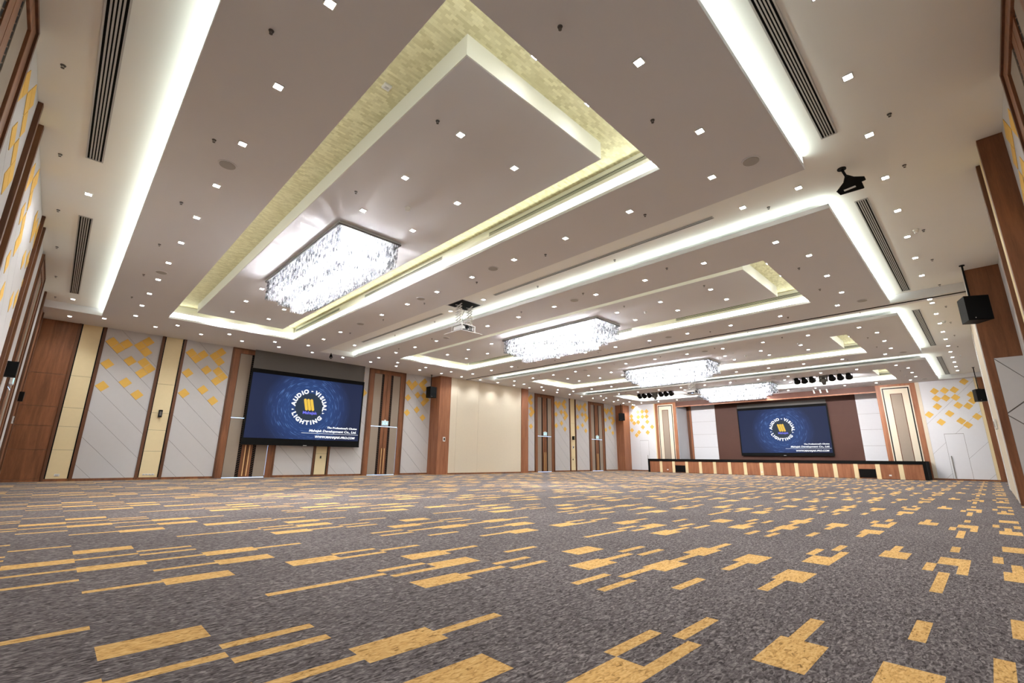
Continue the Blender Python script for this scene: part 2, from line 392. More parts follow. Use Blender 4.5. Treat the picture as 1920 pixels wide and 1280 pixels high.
# ------------------------------------------------------------------ walls
def shell(name, label, boxes, mat):
    mb = MB()
    for b in boxes: mb.box(*b)
    return mb.build(name, mat, kind='structure', label=label, cat='wall')
TH = 0.2
WA = shell('wall_back', 'long back wall with fabric panels, wood posts and doors', [(XL-TH, XB+TH, YB, YB+TH, 0, ZR)], M['groove'])
WL = shell('wall_left', 'left wall seen edge-on with gold tiled panels', [(XL-TH, XL, YR-1, YB, 0, ZR)], M['groove'])
WR = shell('wall_right', 'right wall seen edge-on with wooden piers', [(XL, XB+TH, YR-TH, YR, 0, ZR)], M['groove'])
WS = shell('wall_stage', 'stage wall around the deep stage opening',
           [(XB, XB+TH, YR, 4.64, 0, ZR), (XB, XB+TH, 18.72, YB, 0, ZR), (XB, XB+TH, 4.64, 18.72, 5.57, ZR)], M['groove'])
WALLOBJ = {'A': WA, 'L': WL, 'R': WR, 'S': WS}

def clip(poly, a, b, c):           # keep a*x+b*y<=c
    out = []
    for i in range(len(poly)):
        p, q = poly[i], poly[(i+1) % len(poly)]
        dp, dq = a*p[0]+b*p[1]-c, a*q[0]+b*q[1]-c
        if dp <= 0: out.append(p)
        if (dp < 0 < dq) or (dq < 0 < dp):
            t = dp/(dp-dq); out.append((p[0]+(q[0]-p[0])*t, p[1]+(q[1]-p[1])*t))
    return out
def wprism(mb, wl, poly, d0, d1):
    f = WALLS[wl]; p = [Vector(f(u, d0, z)) for u, z in poly]; e = Vector(f(0, d1, 0))-Vector(f(0, d0, 0))
    return mb.prism(p, e)
GOLD = [(0,8),(1,7),(2,8),(4,8),(5,9),(5,7),(0,4),(3,5),(5,5),(6,4),(5,3),(3,1),(0,0),(5,-1)]
DS = 0.225
def white_panel(wl, u0, u1, zt=ZS, d=0.0, gold=True, gu=None, sgn=1, cuts=(-0.4, 0.62, 1.65, 2.61, 3.51, 4.41, 5.4), tiles=None, zb=0.09):
    """fabric panel: diagonal boards with dark joints, gold diamond tiles proud of it"""
    par = WALLOBJ[wl]
    root = MB(); wbox(root, wl, u0, u1, d, d+0.015, zb, zt)
    root = root.build('fabric_panel', M['groove'], par)
    o = u0 if sgn > 0 else u1
    cs = [-99] + [c+1 for c in cuts] + [99]
    for a, b in zip(cs, cs[1:]):
        poly = [(u0+0.004, zb), (u1-0.004, zb), (u1-0.004, zt-0.003), (u0+0.004, zt-0.003)]
        poly = clip(poly, sgn, 1, b-0.006+sgn*o); poly = clip(poly, -sgn, -1, -(a+0.006+sgn*o))
        if len(poly) > 2:
            mb = MB(); wprism(mb, wl, poly, d+0.012, d+0.03); mb.build('board', M['stage_white' if wl == 'S' else 'white_fab'], root)
    g0 = (u0+0.24) if gu is None else gu
    for cu, cz in (tiles or ([(g0+sgn*i*DS, 3.595+j*DS) for i, j in GOLD] if gold else [])):
        s = DS-0.008
        poly = [(cu-s, cz), (cu, cz-s), (cu+s, cz), (cu, cz+s)]
        poly = clip(poly, 1, 0, u1-0.005); poly = clip(poly, -1, 0, -u0-0.005); poly = clip(poly, 0, 1, zt-0.004)
        if len(poly) > 2:
            mb = MB(); wprism(mb, wl, poly, d+0.025, d+0.036); mb.build('tile', M['gold_fab'], root, label='gold diamond tile')
SEAMS = [0.09, 1.125, 1.98, 2.685, 3.9]
def board_panel(wl, u0, u1, mat, d=0.0, zt=ZS, name='panel', seams=SEAMS):
    zz = seams + [zt]
    for a, b in zip(zz, zz[1:]):
        mb = MB(); wbox(mb, wl, u0+0.002, u1-0.002, d, d+0.025, a+0.005, b-0.004)
        mb.build(name, mat, WALLOBJ[wl])
def post(wl, u0, u1, d1=0.07, zt=ZS, mat='wood_dark', name='post', rv=0):
    """wooden post; rv = -1 / 1 puts a black shadow gap on its low / high side"""
    a, b = u0 + (0.035 if rv < 0 else 0), u1 - (0.035 if rv > 0 else 0)
    mb = MB(); wbox(mb, wl, a, b, 0, d1, 0, zt); P = mb.build(name, M[mat], WALLOBJ[wl], bevel=0.004)
    if rv:
        mb = MB(); wbox(mb, wl, *((u0, a) if rv < 0 else (b, u1)), 0, 0.03, 0.05, zt); mb.build('shadow_gap', M['black'], P)
nbase = [0]
BASE = {}
def baseboard(wl, u0, u1, d=0.0):
    BASE.setdefault(wl, []).append((u0, u1, d))
def make_baseboards():
    nm = {'A': 'baseboard_back', 'L': 'baseboard_left', 'R': 'baseboard_right', 'S': 'baseboard_stage'}
    for wl, L in BASE.items():
        mb = MB()
        for u0, u1, d in L: wbox(mb, wl, u0, u1, d, d+0.04, 0, 0.09)
        mb.build(nm[wl], M['wood'], kind='structure', label='low walnut skirting along the foot of the '+nm[wl][10:]+' wall', cat='baseboard')

DOORN = [0]
def double_door(wl, c, label, zt=ZS, exit_sign=True, right_leak=(0.1, 2.66), hw=1.2):
    DOORN[0] += 1
    f = WALLS[wl]; loc = Vector(f(c, 0, 0))
    D = empty('door_%d' % DOORN[0], loc, kind='structure', label=label, cat='door')
    iw = hw-0.34; zh = zt-0.25
    fr = MB(); wbox(fr, wl, c-hw, c-iw, 0, 0.06, 0, zt); wbox(fr, wl, c+iw, c+hw, 0, 0.06, 0, zt); wbox(fr, wl, c-iw, c+iw, 0, 0.06, zh, zt)
    fr.build('door_frame', M['wood'], D, bevel=0.006)
    ar = MB()                                        # thin dark architrave round the frame
    wbox(ar, wl, c-hw, c-hw+0.07, 0.06, 0.085, 0, zt); wbox(ar, wl, c+hw-0.07, c+hw, 0.06, 0.085, 0, zt); wbox(ar, wl, c-hw+0.07, c+hw-0.07, 0.06, 0.085, zt-0.06, zt)
    ar.build('architrave', M['wood_dark'], D)
    ZD = 2.66
    bk = MB(); wbox(bk, wl, c-iw, c+iw, 0, 0.004, 0, zh); bk.build('backing', M['black_matt'], D)
    for part, z0, z1 in (('transom', ZD+0.05, zh), ('leaf', 0.035, ZD)):
        for s in (-1, 1):
            a, b = sorted((c+s*0.006, c+s*(iw-(0.02 if s > 0 and part == 'leaf' else 0.004))))
            mb = MB(); wbox(mb, wl, a, b, 0.006, 0.02, z0, z1); lf = mb.build(part, M['black'], D)
            for nm, u0, u1, dd, mt in (('stile', 0.008, 0.225, 0.034, 'wood'), ('fabric', 0.37, iw-0.02, 0.03, 'grey_fab')):
                a, b = sorted((c+s*u0, c+s*u1)); mb = MB(); wbox(mb, wl, a, b, 0.018, dd, z0+0.004, z1-0.004); mb.build(nm, M[mt], lf)
            mb = MB(); n = int((z1-z0)/0.105)        # slanting ribs of the black strip
            for i in range(n):
                z = z0+0.02+i*(z1-z0-0.04)/n; a, b = c+s*0.245, c+s*0.355
                if b < a: a, b = b, a
                wprism(mb, wl, [(a, z), (b, z+0.07), (b, z+0.088), (a, z+0.018)], 0.018, 0.026)
            mb.build('ribbed_strip', M['wood_dark'], lf, kind='stuff')
            if part == 'leaf':
                mb = MB(); u = c+s*0.085; wbox(mb, wl, u-0.02, u+0.02, 0.055, 0.085, 0.08, 1.47)
                for z in (0.25, 1.3): wbox(mb, wl, u-0.01, u+0.01, 0.03, 0.06, z-0.015, z+0.015)
                mb.build('handle', M['gold_metal'], lf, label='long brass pull handle')
    g = MB(); wbox(g, wl, c-iw+0.02, c+iw-0.02, 0.006, 0.016, ZD+0.008, ZD+0.042); wbox(g, wl, c-iw+0.02, c+iw-0.02, 0.006, 0.016, 0.002, 0.03)
    if right_leak: wbox(g, wl, c+iw-0.018, c+iw-0.006, 0.006, 0.016, *right_leak)
    g.build('light_gap', M['leak'], D, label='bluish corridor light leaking round the leaves')
    return D
def exit_sign(wl, c, label, z=2.74, side=False):
    f = WALLS[wl]; E = empty('exit_sign', f(c, 0.06, z), label=label, cat='exit sign', group='exit signs above the double doors')
    mb = MB(); wbox(mb, wl, c-0.21, c+0.21, 0.035, 0.095, z, z+0.27); mb.build('housing', M['white_plastic'], E, bevel=0.006)
    mb = MB(); wbox(mb, wl, c-0.19, c+0.19, 0.094, 0.1, z+0.02, z+0.25); mb.build('face', M['exit'], E)
    mb = MB(); wbox(mb, wl, c-0.05, c+0.05, 0.045, 0.085, z+0.27, z+0.33); mb.build('bracket', M['white_plastic'], E)
    mb = MB()                                        # running man pictogram and arrow
    P = lambda pts: wprism(mb, wl, [(c+u, z+0.135+v) for u, v in pts], 0.1, 0.102)
    P([(-0.1, 0.05), (-0.075, 0.05), (-0.075, 0.08), (-0.1, 0.08)]); P([(-0.12, -0.01), (-0.09, 0.045), (-0.06, 0.045), (-0.07, -0.02)])
    P([(-0.15, -0.08), (-0.1, -0.02), (-0.08, -0.02), (-0.13, -0.09)]); P([(-0.09, -0.01), (-0.03, -0.04), (-0.03, -0.09), (-0.05, -0.09), (-0.05, -0.05), (-0.1, -0.03)])
    mb.build('pictogram', M['exit_green'], E, kind='stuff'); mb = MB()
    P([(0.03, -0.02), (0.09, -0.02), (0.09, -0.06), (0.15, 0), (0.09, 0.06), (0.09, 0.02), (0.03, 0.02)])
    mb.build('arrow', M['exit_green'], E)

# ---- back wall, left to right
board_panel('A', XL, -0.09, M['wood'])
post('A', -0.09, 0.03, rv=1); board_panel('A', 0.03, 0.61, M['beige']); post('A', 0.61, 0.75, rv=-1)
white_panel('A', 0.75, 2.57); post('A', 2.57, 2.71, rv=1); board_panel('A', 2.71, 3.31, M['beige']); post('A', 3.31, 3.45, rv=-1)
white_panel('A', 3.45, 5.28)
double_door('A', 6.51, 'walnut framed double door half covered by the hanging projection screen', hw=1.23, right_leak=(0.1, 1.6))
white_panel('A', 7.75, 9.57); post('A', 9.57, 9.71, rv=1); board_panel('A', 9.71, 10.28, M['beige']); post('A', 10.28, 10.42, rv=-1)
white_panel('A', 10.42, 12.26)
double_door('A', 13.46, 'walnut framed double door between the projection screen and the first pier')
white_panel('A', 14.66, 16.55)
white_panel('A', 24.45, 26.22, gu=24.45+0.24)
double_door('A', 27.39, 'walnut framed double door just beyond the cream folding wall', hw=1.17)
white_panel('A', 28.56, 30.5); post('A', 30.5, 30.66, rv=1); board_panel('A', 30.66, 31.24, M['beige']); post('A', 31.24, 31.4, rv=-1)
white_panel('A', 31.4, 33.2)
double_door('A', 34.38, 'walnut framed double door nearest the stage end of the back wall', hw=1.18)
white_panel('A', 35.56, 37.5)
for u0, u1 in ((XL, 5.28), (7.74, 12.26), (14.66, 16.55), (24.45, 26.22), (28.56, 33.2), (35.56, 37.5)): baseboard('A', u0, u1)
def pier(wl, u0, u1, d, label, seams=True):
    mb = MB(); wbox(mb, wl, u0, u1, 0, d, 0, ZS); mb.build('pier', M['wood_red' if wl == 'A' else 'wood'], WALLOBJ[wl], bevel=0.006, label=label)
pier('A', 16.55, 17.4, 1.0, 'walnut clad pier'); pier('A', 23.75, 24.45, 1.05, 'walnut clad pier'); pier('A', 37.5, 38.6, 0.85, 'walnut clad pier')
for u0, u1 in ((17.4, 17.9), (17.9, 19.7), (19.7, 23.75)):
    mb = MB(); wbox(mb, 'A', u0+0.004, u1-0.004, 0, 1.0, 0.09, ZS-0.005)
    mb.build('folding_panel', M['cream'], WA, label='cream folding partition panel')
mb = MB(); wbox(mb, 'A', 17.4, 23.75, 0, 0.99, 0, ZS-0.005); mb.build('partition_core', M['groove'], WA)
baseboard('A', 17.4, 23.75, 1.0)
# ---- left wall (seen edge-on)
white_panel('L', YR, 5.04, ZU, gold=False)
double_door('L', 6.27, 'walnut framed double door at the near end of the left wall', zt=6.12, hw=1.23, right_leak=None)
GP = lambda y0, n: [(y0+i*DS+m*2.7, 3.9+j*DS) for m in range(n) for i, j in GOLD]
white_panel('L', 7.5, 9.27, ZU, tiles=GP(7.6, 1)); post('L', 9.27, 9.38, 0.09, ZU); board_panel('L', 9.38, 9.96, M['beige'], 0, ZU)
post('L', 9.96, 10.07, 0.09, ZU)
white_panel('L', 10.07, 14.1, ZU, tiles=GP(10.4, 2), cuts=tuple(-4.4+i for i in range(11))); post('L', 14.1, 14.21, 0.09, ZU); board_panel('L', 14.21, 14.84, M['beige'], 0, ZU)
post('L', 14.84, 14.95, 0.09, ZU); white_panel('L', 14.95, 16.7, ZU, gold=False)
double_door('L', 17.95, 'walnut framed double door deep in the left wall', zt=6.12, hw=1.24, right_leak=None)
white_panel('L', 19.2, 21.05, ZU, gold=False); post('L', 21.05, 21.25, 0.09, ZU); board_panel('L', 21.25, 23.2, M['wood'], 0, ZU)
post('L', 23.2, 23.32, 0.06, ZS); board_panel('L', 23.32, 23.7, M['beige']); board_panel('L', 23.7, YB, M['wood'])
for u0, u1 in ((YR, 5.04), (7.5, 16.7), (19.2, YB)): baseboard('L', u0, u1)
# ---- right wall (seen edge-on)
white_panel('R', XL, 5.84, ZU, gold=False)
double_door('R', 7.07, 'walnut framed double door at the near end of the right wall', zt=6.12, hw=1.23, right_leak=None)
white_panel('R', 8.3, 10.05, ZU, tiles=[(8.42+i*DS, 3.9+j*DS) for i, j in GOLD])
post('R', 10.05, 10.2, 0.33, ZU, 'wood'); board_panel('R', 10.2, 11.0, M['beige'], 0.27, ZU)
mb = MB(); wbox(mb, 'R', 10.2, 11.0, 0, 0.27, 0, ZU); mb.build('pier_core', M['groove'], WR)
post('R', 11.0, 11.15, 0.35, ZU, 'wood_dark')
white_panel('R', 11.15, 17.25, ZU, tiles=[(11.4+i*DS+m*2.5, 3.6+j*DS) for m in range(2) for i, j in GOLD], cuts=tuple(-5.4+i for i in range(12)))
mb = MB(); wbox(mb, 'R', 17.25, 27.0, 0, 0.72, 0, ZU); PR = mb.build('pier', M['wood'], WR, bevel=0.005, label='walnut faced pier of the right wall')
mb = MB(); wbox(mb, 'R', 17.28, 17.75, 0.72, 0.74, 0.05, ZU); wbox(mb, 'R', 25.0, 26.98, 0.72, 0.74, 0.05, ZU)
mb.build('edge_trim', M['white_plastic'], WR, label='white edge trim of the stacked partition')
mb = MB(); wbox(mb, 'R', 17.75, 25.0, 0.72, 0.73, 0.05, ZU); mb.build('folding_panel', M['cream'], WR)
# white cross-jointed panel on the pier's near face
xf = 17.25
for nm, poly in (('cover_board', [(-1.04, 3.0), (-1.04, 3.67), (-0.5, 3.67)]), ('cover_board', [(-0.5, 3.64), (-1.04, 2.98), (-1.04, 2.7), (-0.5, 2.26)]),
                 ('cover_board', [(-0.5, 2.23), (-1.04, 2.66), (-1.04, 1.66), (-0.5, 2.2)]), ('cover_board', [(-0.5, 2.17), (-1.04, 1.63), (-1.04, 0.5), (-0.5, 0.5)]),
                 ('cover_board', [(-0.5, 0.49), (-1.04, 0.49), (-1.04, 0.1), (-0.5, 0.1)])):
    MB().prism([(xf-0.012, y, z) for y, z in poly], (-0.02, 0, 0)).build(nm, M['white_fab'], PR)
MB().box(xf-0.014, xf, -1.045, -0.495, 0.1, 3.675).build('cover_backing', M['groove'], PR)
white_panel('R', 27.0, XB, ZU, gold=False)
for u0, u1 in ((XL, 5.84), (8.3, 17.25), (27.0, XB)): baseboard('R', u0, u1)

# ---- stage wall
tr = [(1.76,5.31),(1.30,5.31),(0.86,5.31),(1.74,4.85),(1.32,4.85),(0.88,4.85),(0.17,4.95),(1.78,4.36),(0.84,4.37),(0.42,4.3),(0.17,4.6),
      (2.23,3.89),(1.3,3.9),(0.15,3.66),(1.76,3.41),(0.87,3.44),(0.62,3.19),(0.36,5.77)]
white_panel('S', -0.06, 2.43, tiles=tr, sgn=1, cuts=(-0.6, 1.2, 3.0, 4.8))
tl = [(23.4-(y+0.07), z) for y, z in tr]
white_panel('S', 20.82, 23.4, tiles=tl, sgn=-1, cuts=(-0.6, 1.2, 3.0, 4.8))
def sbox(nm, y0, y1, z0, z1, d0, d1, mat, par=None, **k):
    mb = MB(); wbox(mb, 'S', y0, y1, d0, d1, z0, z1); return mb.build(nm, M[mat], par or WS, **k)
sbox('edge_strip', 2.43, 2.62, 0.09, ZS, 0, 0.04, 'cream'); sbox('edge_strip', -0.2, -0.06, 0.09, ZS, 0, 0.04, 'beige')
sbox('post', -0.9, -0.2, 0, ZS, 0, 0.05, 'wood')
sbox('edge_strip', 20.7, 20.82, 0.09, ZS, 0, 0.04, 'beige')
baseboard('S', -0.2, 2.62); baseboard('S', 20.7, 23.4)
def frame_panel(y0, y1):
    a, b = y0, y1
    P = sbox('frame_panel', a, b, 0, ZS, 0, 0.05, 'wood_red')
    for nm, ins, zt, d, mt in (('cream_border', 0.27, 5.80, 0.062, 'cream'), ('ribbed_strip', 0.325, 5.715, 0.068, 'twist'),
                               ('cream_field', 0.395, 5.64, 0.074, 'cream'), ('inner_frame', 0.70, 5.33, 0.084, 'wood_dark'), ('fabric', 0.74, 5.29, 0.09, 'grey_fab')):
        mb = MB(); wbox(mb, 'S', a+ins, b-ins, 0.04, d, 1.0, zt); mb.build(nm, M[mt], P)
frame_panel(2.62, 4.64); frame_panel(18.72, 20.72)
def plain_door(y0, y1, label, hy):
    DOORN[0] += 1
    D = empty('door_%d' % DOORN[0], WALLS['S']((y0+y1)/2, 0, 0), kind='structure', label=label, cat='door')
    mb = MB(); wbox(mb, 'S', y0-0.012, y1+0.012, 0.028, 0.034, 0.09, 2.71); mb.build('joint', M['groove'], D)
    mb = MB(); wbox(mb, 'S', y0, y1, 0.03, 0.045, 0.09, 2.69); mb.build('leaf', M['stage_white'], D)
    mb = MB(); wbox(mb, 'S', hy-0.018, hy+0.018, 0.075, 0.1, 0.12, 1.4)
    for z in (0.2, 1.32): wbox(mb, 'S', hy-0.012, hy+0.012, 0.045, 0.08, z-0.015, z+0.015)
    mb.build('handle', M['chrome'], D, label='long steel pull handle')
plain_door(0.9, 1.74, 'flush white door with a steel bar handle right of the stage', 1.64)
plain_door(21.55, 22.4, 'flush white door left of the stage beside the back corner', 21.66)
# deep stage opening
XR = 40.7
rec = MB(); rec.box(XR, XR+0.15, 4.2, 19.3, 0, 6.2); rec.box(XB, XR, 18.72, 18.92, 0, 6.2); rec.box(XB, XR, 4.44, 4.64, 0, 6.2); rec.box(XB, XR+0.1, 4.44, 18.92, 5.9, 6.05)
rec.build('stage_recess', M['brown'], WS)
MB().box(XB+0.02, XR-0.02, 18.70, 18.725, 1.0, 5.6).build('recess_cheek', M['stage_white'], WS)
for y0, y1 in ((16.2, 18.3), (4.4, 6.14)):
    for i in range(4):
        z0, z1 = 1.0+i*1.1, 1.0+(i+1)*1.1
        MB().box(XR-0.04, XR, y0, y1, z0+0.006, z1-0.006 if i < 3 else 5.83).build('white_board', M['stage_white'], WS)
MB().box(XR-0.1, XR, 18.3, 18.46, 1.0, 5.83).build('portal_trim', M['wood_red'], WS)
MB().box(XR-0.1, XR, 16.2, 18.46, 5.83, 5.95).build('portal_trim', M['wood_red'], WS)
MB().box(XR-0.1, XR, 18.46, 18.70, 1.0, 6.0).build('portal_edge', M['wood_dark'], WS)
MB().box(XR-0.015, XR, 14.3, 16.2, 1.0, 5.83).build('brown_board', M['brown'], WS)
for i in range(4):
    z0, z1 = 1.0+i*1.1, 1.0+(i+1)*1.1
    MB().box(XR-0.02, XR, 6.14, 7.9, z0+0.005, z1-0.005).build('brown_board', M['brown'], WS)
MB().box(XB-0.03, XB+0.15, 4.64, 18.72, 5.57, ZS).build('header', M['brown'], WS)
MB().box(XB-0.06, XB+0.10, 4.64, 18.72, 5.49, 5.57).build('header_trim', M['wood_red'], WS, label='paler moulding under the brown header')
make_baseboards()

# ------------------------------------------------------------------ stage
SX = 36.3; ST = 1.075
stage = empty('stage', (SX, 11.5, 0), label='raised stage with walnut front, cream strips and black edge', cat='stage')
MB().box(SX+0.03, XB-0.1, 2.70, 20.42, 0, ST-0.03).box(XB-0.1, XR-0.1, 4.66, 18.7, 0, ST-0.03).build('platform', M['black_matt'], stage)
MB().box(SX-0.03, XB-0.1, 2.66, 20.46, ST-0.03, ST).box(XB-0.1, XR-0.1, 4.66, 18.7, ST-0.03, ST).build('deck', M['black_matt'], stage)
MB().box(SX-0.02, SX+0.03, 2.68, 20.44, ST-0.19, ST-0.03).build('fascia', M['black'], stage)
for y in (2.68, 20.27): MB().box(SX-0.02, SX+0.03, y, y+0.17, 0, ST-0.19).build('end_frame', M['black'], stage)
SY = [19.27-1.101*i for i in range(15)]
ed = [20.27] + SY + [2.85]
for i in range(len(ed)-1):
    a, b = ed[i]-(0.11 if i else 0), ed[i+1]+(0.11 if i < len(ed)-2 else 0)
    MB().box(SX, SX+0.03, b+0.003, a-0.003, 0.02, ST-0.19).build('front_panel', M['wood_red'], stage)
for y in SY: MB().box(SX-0.012, SX+0.02, y-0.11, y+0.11, 0.01, ST-0.19).build('cream_strip', M['beige'], stage)
for y in (17.61, 5.50):
    v = MB().box(SX-0.014, SX, y-0.42, y+0.42, 0.06, 0.58).build('floor_vent', M['black'], stage, label='black grille in the stage front')
    for i in range(6): MB().box(SX-0.022, SX-0.012, y-0.41, y+0.41, 0.09+i*0.08, 0.11+i*0.08).build('slat', M['black_matt'], v)
for y in (18.7, 4.41, 11.56):
    MB().box(SX-0.02, SX, y-0.06, y+0.06, 0.19, 0.27).build('socket', M['white_plastic'], stage, label='white power socket in the stage front')

# ------------------------------------------------------------------ projection screens with their picture
def text_mesh(txt, size, bold=0.0, shear=0.0, align='CENTER', sx=1.0):
    cu = bpy.data.curves.new('t', 'FONT'); cu.body = txt; cu.size = size; cu.offset = bold; cu.shear = shear
    cu.align_x = align; cu.extrude = 0.002; cu.resolution_u = 3
    o = bpy.data.objects.new('t', cu); COL.objects.link(o)
    dg = bpy.context.evaluated_depsgraph_get(); me = bpy.data.meshes.new_from_object(o.evaluated_get(dg))
    V = [(v.co.x*sx, v.co.y) + (v.co.z,) for v in me.vertices]; F = [tuple(p.vertices) for p in me.polygons]
    bpy.data.objects.remove(o); bpy.data.meshes.remove(me); bpy.data.curves.remove(cu)
    return V, F
def projection_screen(u0, u1, z0, z1, rz, origin, label, drop, cz, bb):
    """built facing -y in local axes (x across, z up, origin at the picture's middle), then turned by rz"""
    R = empty('projection_screen', origin, label=label, cat='screen'); R.rotation_euler = (0, 0, rz)
    wd, ht = u1-u0, z1-z0
    def part(mb, nm, mat, par=R, **k):
        o = mb.mesh(nm, mat if isinstance(mat, list) else [M[mat]]); ob = bpy.data.objects.new(nm, o); COL.objects.link(ob); ob.parent = par
        return tag(ob, **k)
    part(MB().box(-wd/2-0.02, wd/2+0.02, 0, 0.01, -ht/2-bb, ht/2+0.2), 'black_border', 'black_matt')
    part(MB().box(-wd/2-0.02, wd/2+0.02, 0.0, 0.012, ht/2+0.2, ht/2+0.2+drop), 'drop_cloth', 'charcoal')
    part(MB().box(-wd/2-0.06, wd/2+0.06, -0.03, 0.04, -ht/2-bb-0.05, -ht/2-bb), 'bottom_bar', 'black')
    part(MB().box(-0.09, 0.09, -0.036, -0.03, -ht/2-bb-0.04, -ht/2-bb-0.01), 'bar_badge', 'metal')
    part(MB().box(-wd/2-0.06, -wd/2-0.02, -0.01, 0.02, -ht/2-bb, ht/2+0.2), 'side_tensioner', 'black')
    part(MB().box(wd/2+0.02, wd/2+0.06, -0.01, 0.02, -ht/2-bb, ht/2+0.2), 'side_tensioner', 'black')
    img = part(MB().box(-wd/2+0.02, wd/2-0.02, -0.006, 0, -ht/2, ht/2), 'picture', 'screen')
    cz0 = cz
    dm = MB(); n = 48; ro = 0.70
    dm.prism([(ro*math.cos(2*PI*i/n), -0.0065, cz0+ro*math.sin(2*PI*i/n)) for i in range(n)], (0, -0.002, 0)); part(dm, 'logo_disc', 'disc', img)
    def letters(name, items, mat):
        mb = MB()
        for V, F, f in items: mb.add([f(v) for v in V], F)
        part(mb, name, mat, img, kind='stuff')
    def ring(txt, angs, r, size, inward):
        its = []
        for chx, deg in zip(txt, angs):
            th = d2(deg)
            V, F = text_mesh(chx, size, 0.014, sx=1.08)
            ca, sa = math.cos(th), math.sin(th)
            if not inward: ux, uz, vx, vz, rr = sa, -ca, ca, sa, r
            else: ux, uz, vx, vz, rr = -sa, ca, -ca, -sa, r+size*0.72
            its.append((V, F, lambda p, ux=ux, uz=uz, vx=vx, vz=vz, rr=rr, ca=ca, sa=sa: (rr*ca+p[0]*ux+p[1]*vx, -0.010-p[2], cz0+rr*sa+p[0]*uz+p[1]*vz)))
        return its
    d2 = math.radians
    letters('lettering', ring('AUDIO', (172, 154, 136, 121, 107), 0.69, 0.28, False), 'txt')
    letters('lettering', ring('VISUAL', (66, 54, 41, 25, 8, -7), 0.69, 0.28, False), 'txt')
    letters('lettering', ring('LIGHTING', (208, 219, 232, 250, 268, 282, 297, 316), 0.69, 0.28, True), 'txt')
    for a in (84, 193, 340):
        th = d2(a); c0 = Vector((0.80*math.cos(th), -0.010, cz0+0.80*math.sin(th))); sz = 0.06; tm = MB()
        tm.prism([c0+Vector((-sz, 0, sz*0.6)), c0+Vector((-sz, 0, -sz*0.6)), c0+Vector((sz, 0, 0))], (0, -0.002, 0))
        part(tm, 'arrow_mark', 'txt', img)
    for i in range(3):                                # three slanting gold lozenges with round ends
        lg = MB(); cx = -0.16+i*0.16; pts = []
        for a in range(0, 181, 20): pts.append((cx-0.075+0.07*math.cos(d2(a)), 0.33+0.07*math.sin(d2(a))))
        for a in range(180, 361, 20): pts.append((cx+0.035+0.07*math.cos(d2(a)), -0.12+0.07*math.sin(d2(a))))
        lg.prism([(x, -0.010, cz0+z) for x, z in pts], (0, -0.004, 0))
        part(lg, 'logo_lozenge', 'txt_gold', img)
    def line(txt, x, z, size, mat, name, **k):
        V, F = text_mesh(txt, size, **k)
        letters(name, [(V, F, lambda p: (x+p[0], -0.010-p[2], z+p[1]))], mat)
    line('Mahajak', 0.06, cz0-0.36, 0.19, 'txt_blue', 'lettering', bold=0.006, sx=1.15)
    xr = wd/2-0.16
    line("The Professional's Choice", xr, -ht/2+0.60, 0.125, 'txt', 'lettering', bold=0.005, shear=0.2, align='RIGHT', sx=1.25)
    line('Mahajak Development Co., Ltd.', xr, -ht/2+0.40, 0.165, 'txt', 'lettering', bold=0.005, shear=0.2, align='RIGHT', sx=1.2)
    line('WWW.MAHAJAK-PRO.COM', xr-0.08, -ht/2+0.10, 0.155, 'txt', 'lettering', bold=0.006, shear=0.2, align='RIGHT', sx=1.1)
    part(MB().box(xr-2.9, xr+0.1, -0.012, -0.010, -ht/2+0.315, -ht/2+0.33), 'rule', 'txt', img)
    return R
ZA = 1.0
projection_screen(6.2, 11.84, 0.80+ZA, 3.86+ZA, 0, (9.02, 24.0, 2.33+ZA), 'large projection screen hanging in front of the back wall', 0.89, 0.10, 0.27)
projection_screen(7.95, 14.25, 0.62+ZA, 4.02+ZA, PI/2*-1, (XR-0.16, 11.1, 2.32+ZA), 'large projection screen hanging at the back of the stage', 0.30, 0.10, 0.17)

# ------------------------------------------------------------------ wall devices and exit signs
exit_sign('A', 13.46, 'lit exit sign above the door beside the back projection screen')
exit_sign('A', 27.39, 'lit exit sign above the first door beyond the cream folding wall')
exit_sign('A', 34.38, 'lit exit sign above the back wall door nearest the stage')
exit_sign('L', 17.75, 'lit exit sign above the deep door of the left wall')
def device(name, wl, u, z, wd, ht, dp, mat, label, cat, parts=()):
    E = empty(name, WALLS[wl](u, 0, z), label=label, cat=cat)
    d0 = parts[0] if parts else 0.025
    mb = MB(); wbox(mb, wl, u-wd/2, u+wd/2, d0, d0+dp, z-ht/2, z+ht/2); mb.build('body', M[mat], E, bevel=0.004)
    mb = MB(); wbox(mb, wl, u-wd*0.3, u+wd*0.3, d0+dp, d0+dp+0.006, z-ht*0.3, z+ht*0.3); mb.build('face', M['black_matt' if mat != 'black' else 'charcoal'] if cat != 'outlet' else M['metal'], E)
device('wall_speaker', 'A', 3.0, 2.66, 0.12, 0.30, 0.16, 'black', 'small black wall speaker on the cream strip between the first gold tiled panels', 'speaker')
device('wall_speaker', 'A', 30.92, 2.68, 0.16, 0.3, 0.16, 'black', 'small black wall speaker on the far cream strip between two doors', 'speaker')
device('thermostat', 'A', 9.98, 0.95, 0.07, 0.12, 0.03, 'black', 'small black control on the cream strip below the projection screen', 'switch')
device('wall_outlet', 'A', 0.32, 0.22, 0.15, 0.09, 0.015, 'white_plastic', 'white outlet low on the cream strip by the left corner', 'outlet')
for i in range(4):
    device('wall_outlet', 'A', 2.86+0.1*i, 0.20, 0.085, 0.07, 0.012, 'white_plastic',
           ('first', 'second', 'third', 'fourth')[i]+' from the left of four white outlets low on one cream strip', 'outlet')
device('switch_plate', 'A', 17.0, 2.08, 0.16, 0.26, 0.05, 'white_plastic', 'white switch box on the walnut pier next to the cream folding wall', 'switch', (1.0,))
